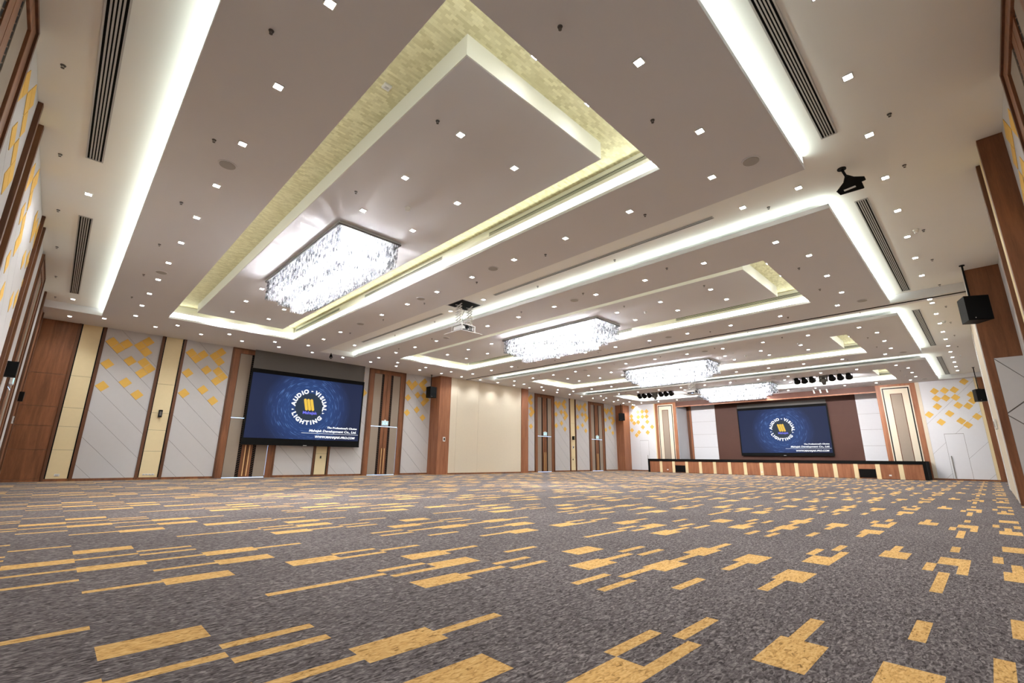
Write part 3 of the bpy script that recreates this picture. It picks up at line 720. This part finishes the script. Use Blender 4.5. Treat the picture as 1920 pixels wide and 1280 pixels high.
device('switch_plate', 'A', 30.94, 1.93, 0.14, 0.24, 0.05, 'white_plastic', 'white switch box on the far cream strip between two doors', 'switch')
device('floor_control', 'A', 30.9, 0.95, 0.07, 0.12, 0.03, 'black', 'small black control low on the far cream strip', 'switch')
device('wall_speaker', 'L', 15.8, 2.9, 0.22, 0.36, 0.2, 'black', 'black wall speaker on the left wall before the deep door', 'speaker')
device('wall_speaker', 'L', 22.7, 2.85, 0.2, 0.32, 0.12, 'black', 'black wall speaker on the walnut boarding by the left corner', 'speaker')
device('switch_plate', 'L', 22.4, 2.05, 0.14, 0.24, 0.05, 'white_plastic', 'white switch box under the speaker by the left corner', 'switch')
device('switch_plate', 'R', 21.2, 2.2, 0.5, 0.3, 0.05, 'white_plastic', 'white switch box on the stacked partition of the right wall', 'switch', (0.74,))

# ------------------------------------------------------------------ chandeliers: three stepped tiers of crystal strands
def strands(x0, x1, y0, y1, zt, zb, rows, sp, fill=False, rnd=random):
    mb = MB(); pts = []
    if fill:
        nx, ny = max(2, int((x1-x0)/sp)), int((y1-y0)/sp)
        pts = [(x0+(x1-x0)*i/nx, y0+(y1-y0)*j/ny) for i in range(nx+1) for j in range(ny+1)]
    else:
        for r in range(rows):
            a, b, c, d = x0+r*sp*1.1, x1-r*sp*1.1, y0+r*sp*1.1, y1-r*sp*1.1
            nx, ny = int((b-a)/sp), int((d-c)/sp)
            pts += [(a+(b-a)*i/nx, y) for i in range(nx+1) for y in (c, d)] + [(x, c+(d-c)*j/ny) for j in range(1, ny) for x in (a, b)]
    for x, y in pts:
        x += rnd.uniform(-.006, .006); y += rnd.uniform(-.006, .006)
        L = 0.105; n = max(1, int(round((zt-zb)/L))); off = rnd.uniform(0, 0.006)
        for i in range(n):
            zc = zb+off+(i+0.5)*(zt-zb)/n; h = (zt-zb)/n*0.5-0.004; r = rnd.uniform(0.012, 0.019); a = rnd.uniform(0, 2.09)
            v = []
            for zz, rr in ((zc+h, 0.5*r), (zc+0.3*h, r), (zc-h, 0.8*r)):
                v += [(x+rr*math.cos(a+t), y+rr*math.sin(a+t), zz) for t in (0, 2.094, 4.188)]
            mb.add(v, [(0,3,4,1),(1,4,5,2),(2,5,3,0),(3,6,7,4),(4,7,8,5),(5,8,6,3),(6,8,7),(0,1,2)])
    return mb
def chandelier():
    cx, cy = 4.49, 11.92; hx, hy = 0.735, 2.49
    C = empty('chandelier', (cx, cy, ZP), label='', cat='chandelier', group='crystal chandeliers under the dropped panels')
    zp = 6.09
    MB().box(cx-hx-0.05, cx+hx+0.05, cy-hy-0.05, cy+hy+0.05, zp, ZP).build('canopy', M['metal'], C, label='polished rectangular canopy')
    fr = MB()
    for a in ((cx-hx-0.06, cx+hx+0.06, cy-hy-0.06, cy-hy-0.03), (cx-hx-0.06, cx+hx+0.06, cy+hy+0.03, cy+hy+0.06),
              (cx-hx-0.06, cx-hx-0.03, cy-hy-0.03, cy+hy+0.03), (cx+hx+0.03, cx+hx+0.06, cy-hy-0.03, cy+hy+0.03)): fr.box(*a, zp-0.025, zp+0.005)
    fr.build('rim', M['charcoal'], C)
    R = random.Random(3)
    for i, (ins, zt, zb, rows, fill) in enumerate(((0, zp, 5.50, 4, False), (0.29, 5.80, 5.32, 4, False), (0.57, 5.65, 5.12, 0, True))):
        mb = strands(cx-hx+ins, cx+hx-ins, cy-hy+ins, cy+hy-ins, zt, zb, rows, 0.052, fill, R)
        mb.build('crystal_tier', M['crystal%d' % i], C, fix=False, kind='stuff', label=('wide upper', 'narrower middle', 'narrow lowest')[i]+' tier of crystal strands')
    proto = None
    spots = [(cx+dx, cy+dy, 5.74) for dx in (-0.45, 0, 0.45) for dy in [-2.1+0.525*k for k in range(9)]] + [(cx, cy-1.7+0.485*k, 5.42) for k in range(8)]
    for p in spots:
        if proto is None:
            bm = bmesh.new(); bmesh.ops.create_icosphere(bm, subdivisions=1, radius=0.032); me = bpy.data.meshes.new('bulb'); bm.to_mesh(me); bm.free()
            me.materials.append(M['bulb']); proto = me
        b = bpy.data.objects.new('bulb', proto); b.location = Vector(p)-Vector((cx, cy, ZP)); COL.objects.link(b); b.parent = C
    return C
ch0 = chandelier()
ORD = ['first', 'second', 'third', 'fourth', 'fifth', 'sixth', 'seventh', 'eighth', 'ninth', 'tenth', 'eleventh', 'twelfth', 'thirteenth', 'fourteenth',
       'fifteenth', 'sixteenth', 'seventeenth', 'eighteenth', 'nineteenth', 'twentieth', 'twenty-first', 'twenty-second', 'twenty-third', 'twenty-fourth', 'twenty-fifth', 'twenty-sixth']
CHL = ['stepped crystal chandelier nearest the camera, largest in view', 'stepped crystal chandelier second from the camera', 'stepped crystal chandelier third from the camera',
       'stepped crystal chandelier nearest the stage, smallest in view']
for k in range(4):
    c = ch0 if k == 0 else copy_tree(ch0)
    c.location.x = 4.49+PB*k; c['label'] = CHL[k]

# ------------------------------------------------------------------ downlights
dl_tree = None
def downlight(x, y, z, label, group, tilt=None):
    global dl_tree
    if dl_tree is None:
        E = empty('downlight', (0, 0, 0), label='', cat='downlight')
        tr = MB(); a, b = 0.066, 0.050
        for q in ((-a, a, -a, -b), (-a, a, b, a), (-a, -b, -b, b), (b, a, -b, b)): tr.box(*q, -0.012, 0.001)
        t = tr.build('trim_ring', M['white_plastic'], E)
        MB().box(-b, b, -b, b, -0.006, -0.002).build('lens', M['lens'], E)
        ld = bpy.data.lights.new('lamp', 'SPOT'); ld.energy = DOWN_W; ld.spot_size = math.radians(125); ld.spot_blend = 0.9; ld.shadow_soft_size = 0.05
        ld.color = (0.93, 0.98, 1.02)
        lo = bpy.data.objects.new('lamp', ld); lo.location = (0, 0, -0.07); COL.objects.link(lo); lo.parent = E
        dl_tree = E; c = E
    else: c = copy_tree(dl_tree)
    c.location = (x, y, z); c['label'] = label; c['group'] = group
    return c
near = ['first', 'second', 'third', 'fourth']
BAY = ['nearest', 'second', 'third', 'farthest']
for k in range(4):
    X = PB*k; cn = BAY[k]+' chandelier'
    for i in range(12):
        y = 2.67+1.688*i
        if i or k:
            downlight(X+1.335, y, ZS, '%s downlight from the near end of the soffit row left of the %s' % (ORD[i], cn), 'downlights in the bay soffits')
        downlight(X+7.61, y, ZS, '%s downlight from the near end of the soffit row right of the %s' % (ORD[i], cn), 'downlights in the bay soffits')
    for i, x in enumerate((2.68, 4.49, 6.29)):
        if k or i: downlight(X+x, 2.31, ZS, '%s of three downlights on the soffit before the near end of recess %s from camera' % (('left', 'middle', 'right')[i], ('one', 'two', 'three', 'four')[k]), 'downlights in the bay soffits')
        downlight(X+x, 21.65, ZS, '%s of three downlights on the soffit beyond the far end of recess %s from camera' % (('left', 'middle', 'right')[i], ('one', 'two', 'three', 'four')[k]), 'downlights in the bay soffits')
    for j, x in enumerate((3.87, 5.12)):
        for i, y in enumerate((5.22, 6.91, 8.60, 15.39, 17.08, 18.78)):
            downlight(X+x, y, ZP, '%s downlight of the %s row on the dropped panel of the %s' % (ORD[i], ('left', 'right')[j], cn), 'downlights in the dropped panels')
for k in range(4):
    for j, x in enumerate((3.87, 5.12)):
        for nm, y in (('near', 3.53), ('far', 20.38)):
            downlight(PB*k+x, y, ZR, '%s downlight on the gold papered %s end of recess %s from camera' % (('left', 'right')[j], nm, ('one', 'two', 'three', 'four')[k]), 'downlights in the papered recesses')
i = 0
x = 0.54
while x < 38.3:
    if not (18.2 < x < 19): downlight(x, 22.57, ZS, '%s downlight from the left in the line along the back wall' % ORD[i], 'downlights along the back wall')
    x += 1.556; i += 1
for i in range(21):
    x = 3.68+1.652*i
    downlight(18.73 if i == 9 else x, 0.5, ZS if (i == 9 or x > 38) else ZU, '%s downlight from the camera in the line along the right wall' % ORD[i], 'downlights along the right wall')
for i, y in enumerate((12.16, 21.45)): downlight(-0.4, y, ZU, ('nearer', 'farther')[i]+' downlight in the raised strip along the left wall', 'downlights along the left wall')
downlight(-0.4, 23.15, ZS, 'downlight in the left back corner above the walnut boarding', 'downlights along the left wall')
for k, x0 in enumerate((9.53, 19.4, 29.2)):
    for i, y in enumerate((1.75, 2.79, 11.15, 12.98, 20.6)):
        if k == 0 or i in (1, 4): downlight(x0, y, ZU, '%s downlight in the raised slot between recess %s and the next one' % (ORD[i], ('one', 'two', 'three')[k]), 'downlights in the slots')
downlight(38.25, 22.6, ZS, 'downlight washing the white panel in the far back corner', 'downlights along the back wall')

# ------------------------------------------------------------------ air vents
def vent(x0, x1, y0, y1, z, label, group, nslot=4, wall_x=None):
    """linear grille: black back, aluminium frame, slats along y; flat in the ceiling, or upright on a recess wall"""
    E = empty('air_vent', ((x0+x1)/2, (y0+y1)/2, z), label=label, cat='vent', group=group)
    def bx(a, b, c, d, t0, t1):      # a,b across; c,d along; t depth below the surface
        return MB().box(a, b, c, d, z-t1, z-t0) if wall_x is None else MB().box(wall_x-t1, wall_x-t0, c, d, a, b)
    a0, a1 = (x0, x1) if wall_x is None else wall_z
    bx(a0, a1, y0, y1, 0, 0.003).build('duct_shadow', M['black_matt'], E)
    e = min(0.022, (a1-a0)*0.14); fr = MB()
    for q in ((a0, a0+e, y0, y1), (a1-e, a1, y0, y1), (a0+e, a1-e, y0, y0+e), (a0+e, a1-e, y1-e, y1)):
        t = bx(*q, 0, 0.012); fr.add(t.v, t.f)
    fr.build('vent_frame', M['metal'], E)
    wdt = (a1-a0-2*e); step = wdt/(nslot)
    for i in range(1, nslot):
        c = a0+e+i*step; h = step*0.27
        bx(c-h, c+h, y0+e, y1-e, 0, 0.010).build('slat', M['metal'], E)
    return E
def vent_x(x0, x1, y0, y1, z, label, group, nslot=5):
    E = empty('air_vent', ((x0+x1)/2, (y0+y1)/2, z), label=label, cat='vent', group=group)
    MB().box(x0, x1, y0, y1, z-0.003, z).build('duct_shadow', M['black_matt'], E)
    e = 0.022; fr = MB()
    for q in ((x0, x1, y0, y0+e), (x0, x1, y1-e, y1), (x0, x0+e, y0+e, y1-e), (x1-e, x1, y0+e, y1-e)): fr.box(*q, z-0.012, z)
    fr.build('vent_frame', M['metal'], E)
    step = (y1-y0-2*e)/nslot
    for i in range(1, nslot):
        c = y0+e+i*step; MB().box(x0+e, x1-e, c-step*0.27, c+step*0.27, z-0.010, z).build('slat', M['metal'], E)
G1 = 'ceiling vents along the side walls'
for i, (a, b) in enumerate(((3.3, 8.21), (10.9, 18.16), (20.77, 27.95), (31.1, 37.9))):
    vent_x(a, b, 0.86, 1.08, ZU, '%s long slotted vent from the camera along the right wall' % ORD[i], G1)
for i, (a, b) in enumerate(((3.4, 10.57), (13.47, 20.6))):
    vent(-0.51, -0.27, a, b, ZU, '%s long slotted vent from the camera along the left wall' % ORD[i], G1, 5)
for k in range(4):
    for i, (a, b) in enumerate(((3.4, 7.78), (9.73, 14.22), (16.2, 20.6))):
        wall_z = (6.24, 6.41)
        vent(0, 0, a, b, 6.235, '%s slotted vent on the lit side wall of the %s ceiling recess' % (('near', 'middle', 'far')[i], BAY[k]), 'vents on the recess side walls', 5, OX1[k]+0.04)
for k in range(3):
    for i, (a, b) in enumerate(((3.4, 10.56), (13.44, 19.73))):
        x = (9.44, 19.45, 29.0)[k]
        vent(x, x+0.11, a, b, ZU, '%s narrow dark slot vent in the raised slot beyond the %s recess' % (('near', 'far')[i], BAY[k]), 'narrow slot vents', 2)

# ------------------------------------------------------------------ sprinklers, detectors, ceiling speakers
sp_tree = None
def sprinkler(x, y, z, label):
    global sp_tree
    if sp_tree is None:
        E = empty('sprinkler', (0, 0, 0), label='', cat='sprinkler', group='fire sprinklers in the ceiling')
        MB().cyl((0, 0, 0), (0, 0, -0.012), 0.032, 0.028).build('escutcheon', M['charcoal'], E)
        MB().cyl((0, 0, -0.012), (0, 0, -0.04), 0.012, 0.009).build('nozzle', M['chrome'], E)
        MB().cyl((0, 0, -0.04), (0, 0, -0.045), 0.021).build('deflector', M['charcoal'], E)
        sp_tree = E; c = E
    else: c = copy_tree(sp_tree)
    c.location = (x, y, z); c['label'] = label
for i, y in enumerate((8.08, 10.79, 13.5, 16.1, 18.95, 21.57)): sprinkler(-0.84, y, ZU, '%s sprinkler from the camera in the row by the left wall' % ORD[i])
for i, x in enumerate((8.28, 10.06, 13.44, 15.69, 18.2, 21.0, 23.6, 26.2, 28.9, 31.5)): sprinkler(x, 0.2, ZU, '%s sprinkler from the camera in the row by the right wall' % ORD[i])
for k in range(4):
    X = PB*k
    for i, y in enumerate((5.2, 7.96, 10.62, 13.3, 16.0, 18.7)):
        sprinkler(X+0.98, y, ZS, '%s sprinkler from the near end left of the %s chandelier' % (ORD[i], BAY[k]))
        sprinkler(X+7.95, y-1.0, ZS, '%s sprinkler from the near end right of the %s chandelier' % (ORD[i], BAY[k]))
    for i, x in enumerate((3.39, 5.56)): sprinkler(X+x, 2.71, ZS, '%s sprinkler before the near end of the %s recess' % (('left', 'right')[i], BAY[k]))
    sprinkler(X+3.42, 5.23, ZP, 'sprinkler at the near end of the dropped panel of the %s chandelier' % BAY[k])
    sprinkler(X+3.43, 8.03, ZP, 'sprinkler beside the near end of the %s chandelier' % BAY[k])
    if k < 3:
        for i, y in enumerate((2.4, 6.2, 9.0, 14.5, 17.5)): sprinkler(X+9.9, y, ZU, '%s sprinkler in the slot beyond the %s recess' % (ORD[i], BAY[k]))
sd_tree = None
def detector(x, y, z, label):
    global sd_tree
    if sd_tree is None:
        E = empty('smoke_detector', (0, 0, 0), label='', cat='detector', group='smoke detectors on the ceiling')
        MB().cyl((0, 0, 0), (0, 0, -0.03), 0.06, n=20).build('base', M['white_plastic'], E)
        MB().cyl((0, 0, -0.03), (0, 0, -0.085), 0.048, 0.034, n=20).build('sensor_head', M['white_plastic'], E)
        sd_tree = E; c = E
    else: c = copy_tree(sd_tree)
    c.location = (x, y, z); c['label'] = label
for k in range(4): detector(PB*k+4.49, 7.81, ZP, 'smoke detector before the %s chandelier on its dropped panel' % BAY[k])
detector(13.3, 0.32, ZU, 'smoke detector in the raised strip before the loudspeaker on the right'); detector(23.2, 0.36, ZU, 'smoke detector by the right wall beyond the partition track')
cs_tree = None
def ceiling_speaker(x, y, z, label):
    global cs_tree
    if cs_tree is None:
        E = empty('ceiling_speaker', (0, 0, 0), label='', cat='ceiling speaker', group='round speakers in the bay soffits')
        MB().cyl((0, 0, 0), (0, 0, -0.010), 0.15, n=28).build('rim', M['soffit'], E)
        MB().cyl((0, 0, -0.010), (0, 0, -0.016), 0.125, n=28).build('grille', plain('speaker mesh', (0.40, 0.385, 0.37, 1), 0.6), E)
        cs_tree = E; c = E
    else: c = copy_tree(cs_tree)
    c.location = (x, y, z); c['label'] = label
for k in range(4):
    X = PB*k
    for i, y in enumerate((8.55, 15.44)):
        ceiling_speaker(X+1.31, y, ZS, '%s round speaker in the soffit left of the %s chandelier' % (('nearer', 'farther')[i], BAY[k]))
    for i, y in enumerate((2.01, 8.55, 12.01, 17.0)):
        ceiling_speaker(X+7.62, y-0.85 if i == 3 else y, ZS, '%s round speaker in the soffit right of the %s chandelier' % (ORD[i], BAY[k]))

E = empty('recess_sensor', (2.66, 5.52, ZR), label='small white rectangular sensor on the gold wallpaper left of the nearest panel', cat='sensor')
MB().box(2.60, 2.72, 5.46, 5.58, ZR-0.035, ZR).build('body', M['white_plastic'], E, bevel=0.006)
MB().box(2.63, 2.69, 5.50, 5.54, ZR-0.04, ZR-0.035).build('face', M['metal'], E)

# ------------------------------------------------------------------ hung loudspeakers
def loudspeaker(x, y, zt, zc, rz, label, w_=0.54, d_=0.46, h_=0.66):
    E = empty('loudspeaker', (x, y, zc), label=label, cat='loudspeaker', group='black loudspeakers hung from poles')
    E.rotation_euler = (0, 0, rz)
    def part(mb, nm, mat, par=E, bev=0.0, **k):
        me = mb.mesh(nm, [M[mat]]); o = bpy.data.objects.new(nm, me); COL.objects.link(o); o.parent = par
        if bev: b = o.modifiers.new('bevel', 'BEVEL'); b.width = bev; b.segments = 2
        return tag(o, **k)
    cab = MB().prism([(-w_/2, -d_/2, -h_/2), (w_/2, -d_/2, -h_/2), (w_/2*0.62, d_/2, -h_/2), (-w_/2*0.62, d_/2, -h_/2)], (0, 0, h_))
    part(cab, 'cabinet', 'black', bev=0.008)
    g = part(MB().box(-w_/2+0.015, w_/2-0.015, -d_/2-0.012, -d_/2, -h_/2+0.015, h_/2-0.015), 'grille', 'black_matt')
    part(MB().cyl((-0.12, -d_/2-0.015, -h_/2+0.06), (-0.12, -d_/2-0.011, -h_/2+0.06), 0.012), 'badge', 'chrome', g)
    part(MB().box(-0.05, 0.05, -0.10, 0.10, h_/2, h_/2+0.035), 'yoke', 'black')
    part(MB().cyl((0, 0, h_/2+0.03), (0, 0, zt-zc), 0.022), 'pole', 'black')
    part(MB().cyl((0, 0, zt-zc-0.02), (0, 0, zt-zc), 0.06), 'ceiling_flange', 'black')
    return E
loudspeaker(16.75, -0.33, ZU, 4.93, math.radians(-60), 'black loudspeaker hung before the walnut pier of the right wall')
loudspeaker(36.0, -0.16, ZU, 4.62, math.radians(-60), 'black loudspeaker hung in the corner right of the stage')
loudspeaker(16.0, 23.45, ZS, 4.86, math.radians(10), 'black loudspeaker hung beside the first walnut pier of the back wall')
loudspeaker(37.0, 23.3, ZS, 4.78, math.radians(-40), 'black loudspeaker hung in the back corner left of the stage')

# ------------------------------------------------------------------ antenna, small camera
E = empty('antenna', (9.52, 1.0, ZU), label='black paddle antenna with a white bar hung from the raised ceiling slot', cat='antenna')
MB().cyl((9.40, 1.02, ZU), (9.40, 1.02, ZU-0.02), 0.07).build('ceiling_flange', M['black'], E)
MB().bar((9.40, 1.02, ZU-0.02), (9.47, 0.98, ZU-0.16), 0.03, 0.03).build('stem', M['black'], E)
u = Vector((math.cos(-0.75), math.sin(-0.75), 0))          # paddle plane runs across the view
o = Vector((9.47, 0.98, ZU-0.16))
pd = [(0.0, 0.06), (0.14, 0.02), (0.34, 0.03), (0.36, -0.04), (0.27, -0.08), (0.30, -0.21), (-0.15, -0.36), (-0.22, -0.29), (-0.06, -0.10)]
MB().prism([o+u*a+Vector((0, 0, b)) for a, b in pd], Vector((-u.y, u.x, 0))*0.03).build('paddle', M['black'], E, bevel=0.004)
q = Vector((u.y, -u.x, 0))*0.004
MB().prism([o+q+u*a+Vector((0, 0, b)) for a, b in ((-0.10, -0.27), (0.13, -0.17), (0.14, -0.20), (-0.09, -0.30))], Vector((-u.y, u.x, 0))*0.012).build('white_bar', M['white_plastic'], E)
E = empty('ceiling_camera', (9.05, 22.07, ZS), label='small black camera hung from the ceiling before the back screen', cat='camera')
MB().cyl((9.05, 22.07, ZS), (9.05, 22.07, ZS-0.10), 0.02).build('stem', M['black'], E)
MB().cyl((9.05, 22.07, ZS-0.08), (9.05, 22.05, ZS-0.22), 0.05, 0.085).build('housing', M['black'], E)
MB().cyl((9.05, 22.05, ZS-0.22), (9.05, 22.04, ZS-0.29), 0.075, 0.03).build('dome', M['charcoal'], E)

# ------------------------------------------------------------------ projector lifts
def projector_lift(x, y, label, zpl=5.12):
    E = empty('projector_lift', (x, y, ZU), label=label, cat='projector lift', group='projectors on scissor lifts')
    h = 0.42
    fr = MB()
    for q in ((x-h-0.05, x+h+0.05, y-h-0.05, y-h), (x-h-0.05, x+h+0.05, y+h, y+h+0.05), (x-h-0.05, x-h, y-h, y+h), (x+h, x+h+0.05, y-h, y+h)): fr.box(*q, ZU-0.008, ZU)
    fr.build('opening_trim', M['soffit'], E)
    MB().box(x-h, x+h, y-h, y+h, ZU-0.004, ZU-0.001).build('opening', M['black_matt'], E)  # black sheet painting the dark inside of the ceiling hole
    n = 8; zt, zb = ZU-0.02, zpl+0.30; dz = (zt-zb)/n; wd = 0.15
    for sx in (-0.24, 0.24):
        sc = MB()
        for i in range(n):
            z0, z1 = zb+i*dz, zb+(i+1)*dz
            for off, (a, b) in ((-0.012, (-wd, wd)), (0.012, (wd, -wd))):
                sc.bar((x+sx+off, y+a, z0), (x+sx+off, y+b, z1), 0.02, 0.042, (1, 0, 0))
        sc.build('scissor_arms', M['white_plastic'], E, label='white crossed scissor arms')
    cb = MB(); pts = [(x+0.05*math.sin(i*1.3), y+0.05*math.cos(i*1.1)+0.05, zt-(zt-zb)*i/8) for i in range(9)]
    for a, b in zip(pts, pts[1:]): cb.cyl(a, b, 0.008, n=6)
    cb.build('cable', M['black'], E)
    cg = MB()
    for dx in (-0.28, 0.28):
        for dy in (-0.28, 0.28): cg.box(x+dx-0.012, x+dx+0.012, y+dy-0.012, y+dy+0.012, zpl+0.02, zb)
    cg.box(x-0.29, x+0.29, y-0.29, y+0.29, zb-0.015, zb); cg.build('cage', M['white_plastic'], E)
    MB().box(x-0.47, x+0.47, y-0.47, y+0.47, zpl, zpl+0.02).build('cover_plate', M['soffit'], E, label='taupe cover plate under the lift')
    P = empty('projector', (x, y, zpl+0.02), label=label.replace('scissor lift holding a projector', 'white projector riding on the lift'), cat='projector', group='projectors')
    MB().box(x-0.25, x+0.25, y-0.24, y+0.24, zpl+0.13, zpl+0.27).build('case', M['white_plastic'], P, bevel=0.02)
    MB().box(x-0.24, x+0.24, y-0.23, y+0.23, zpl+0.02, zpl+0.13).build('plinth', M['black'], P)
    MB().cyl((x-0.05, y-0.24, zpl+0.2), (x-0.05, y-0.29, zpl+0.2), 0.06).build('lens', M['black'], P)
    MB().box(x+0.06, x+0.2, y-0.245, y-0.24, zpl+0.13, zpl+0.26).build('intake', M['charcoal'], P)
    MB().box(x-0.255, x-0.25, y-0.15, y-0.05, zpl+0.04, zpl+0.08).build('status_light', M['led_blue'], P)
projector_lift(9.45, 12.08, 'scissor lift holding a projector in the slot between the first two chandeliers')
projector_lift(29.1, 12.9, 'scissor lift holding a projector in the slot before the farthest chandelier')

# ------------------------------------------------------------------ stage lighting
par_tree = mh_tree = None
def par_can(x, y, z, label, group):
    global par_tree
    if par_tree is None:
        E = empty('par_light', (0, 0, 0), label='', cat='stage light')
        MB().cyl((0, 0, 0), (0, 0, -0.03), 0.07).build('ceiling_base', M['black'], E)
        MB().box(-0.015, 0.015, -0.2, -0.18, -0.22, -0.02).box(-0.015, 0.015, 0.18, 0.2, -0.22, -0.02).box(-0.015, 0.015, -0.2, 0.2, -0.04, -0.02).build('yoke', M['black'], E)
        MB().cyl((-0.16, 0, -0.10), (0.12, 0, -0.26), 0.12, 0.19, 16).build('can', M['black'], E)
        MB().cyl((0.12, 0, -0.26), (0.126, 0, -0.2635), 0.17, 0.17, 16).build('front_lens', M['charcoal'], E)
        ld = bpy.data.lights.new('lamp', 'SPOT'); ld.energy = PAR_FILL_W; ld.spot_size = math.radians(130); ld.spot_blend = 1.0; ld.shadow_soft_size = 0.08  # added fill light for the stage wall; the can itself looks unlit
        ld.color = (1.0, 0.97, 0.97)
        lo = bpy.data.objects.new('lamp', ld); lo.location = (0.16, 0, -0.28); lo.rotation_euler = (0, math.radians(-72), 0); COL.objects.link(lo); lo.parent = E
        par_tree = E; c = E
    else: c = copy_tree(par_tree)
    c.location = (x, y, z); c['label'] = label; c['group'] = group
def moving_head(x, y, z, label):
    global mh_tree
    if mh_tree is None:
        E = empty('moving_head_light', (0, 0, 0), label='', cat='stage light', group='moving head stage lights')
        MB().box(-0.17, 0.17, -0.2, 0.2, -0.12, 0).build('base', M['charcoal'], E, bevel=0.01)
        MB().box(-0.08, 0.08, -0.21, -0.15, -0.42, -0.10).box(-0.08, 0.08, 0.15, 0.21, -0.42, -0.10).box(-0.08, 0.08, -0.21, 0.21, -0.16, -0.11).build('yoke', M['charcoal'], E)
        h = MB().cyl((-0.08, 0, -0.22), (0.03, 0, -0.40), 0.13, 0.14, 16).cyl((0.03, 0, -0.40), (0.10, 0, -0.56), 0.14, 0.10, 16).build('head', M['charcoal'], E)
        MB().cyl((0.10, 0, -0.56), (0.104, 0, -0.569), 0.085, 0.085, 16).build('front_lens', M['black'], h)
        mh_tree = E; c = E
    else: c = copy_tree(mh_tree)
    c.location = (x, y, z); c['label'] = label
for nm, ys, ym in (('right', (7.85, 7.45, 7.02, 5.97, 5.55, 5.12), 6.4), ('left', (19.06, 18.66, 18.22, 17.22, 16.80, 16.37), 17.68)):
    for i, y in enumerate(ys):
        par_can(33.15, y, ZP, '%s black par light from the left, row %s of the farthest chandelier' % (ORD[i], nm), 'par lights on the farthest dropped panel')
    moving_head(33.05, ym, ZP, 'bigger grey moving head light mid row %s of the farthest chandelier' % nm)
for i, y in enumerate((8.09, 7.7, 7.3)):
    E = empty('spotlight', (38.15, y, ZS), label='%s of three white tube spotlights before the brown stage header' % ('left', 'middle', 'right')[i], cat='spotlight', group='white tube spotlights')
    MB().cyl((38.15, y, ZS), (38.15, y, ZS-0.03), 0.04).build('base', M['white_plastic'], E)
    MB().cyl((38.15, y, ZS-0.02), (38.22, y-0.03, ZS-0.24), 0.045, 0.05).build('tube', M['white_plastic'], E)
# unseen area light added behind the header to brighten the stage recess
ld = bpy.data.lights.new('stage_fill', 'AREA'); ld.shape = 'RECTANGLE'; ld.size = 13.5; ld.size_y = 0.08; ld.energy = 100; ld.color = (1.0, 0.90, 0.88)
o = bpy.data.objects.new('stage_fill', ld); COL.objects.link(o); o.location = (XB+0.35, 11.6, 5.85)
o.matrix_world = Matrix.Translation(o.location) @ Matrix((Vector((0, 1, 0)), Vector((0.85, 0, 0.52)).cross(Vector((0, 1, 0))).normalized()*-1, Vector((-0.52, 0, 0.85)))).transposed().to_4x4()
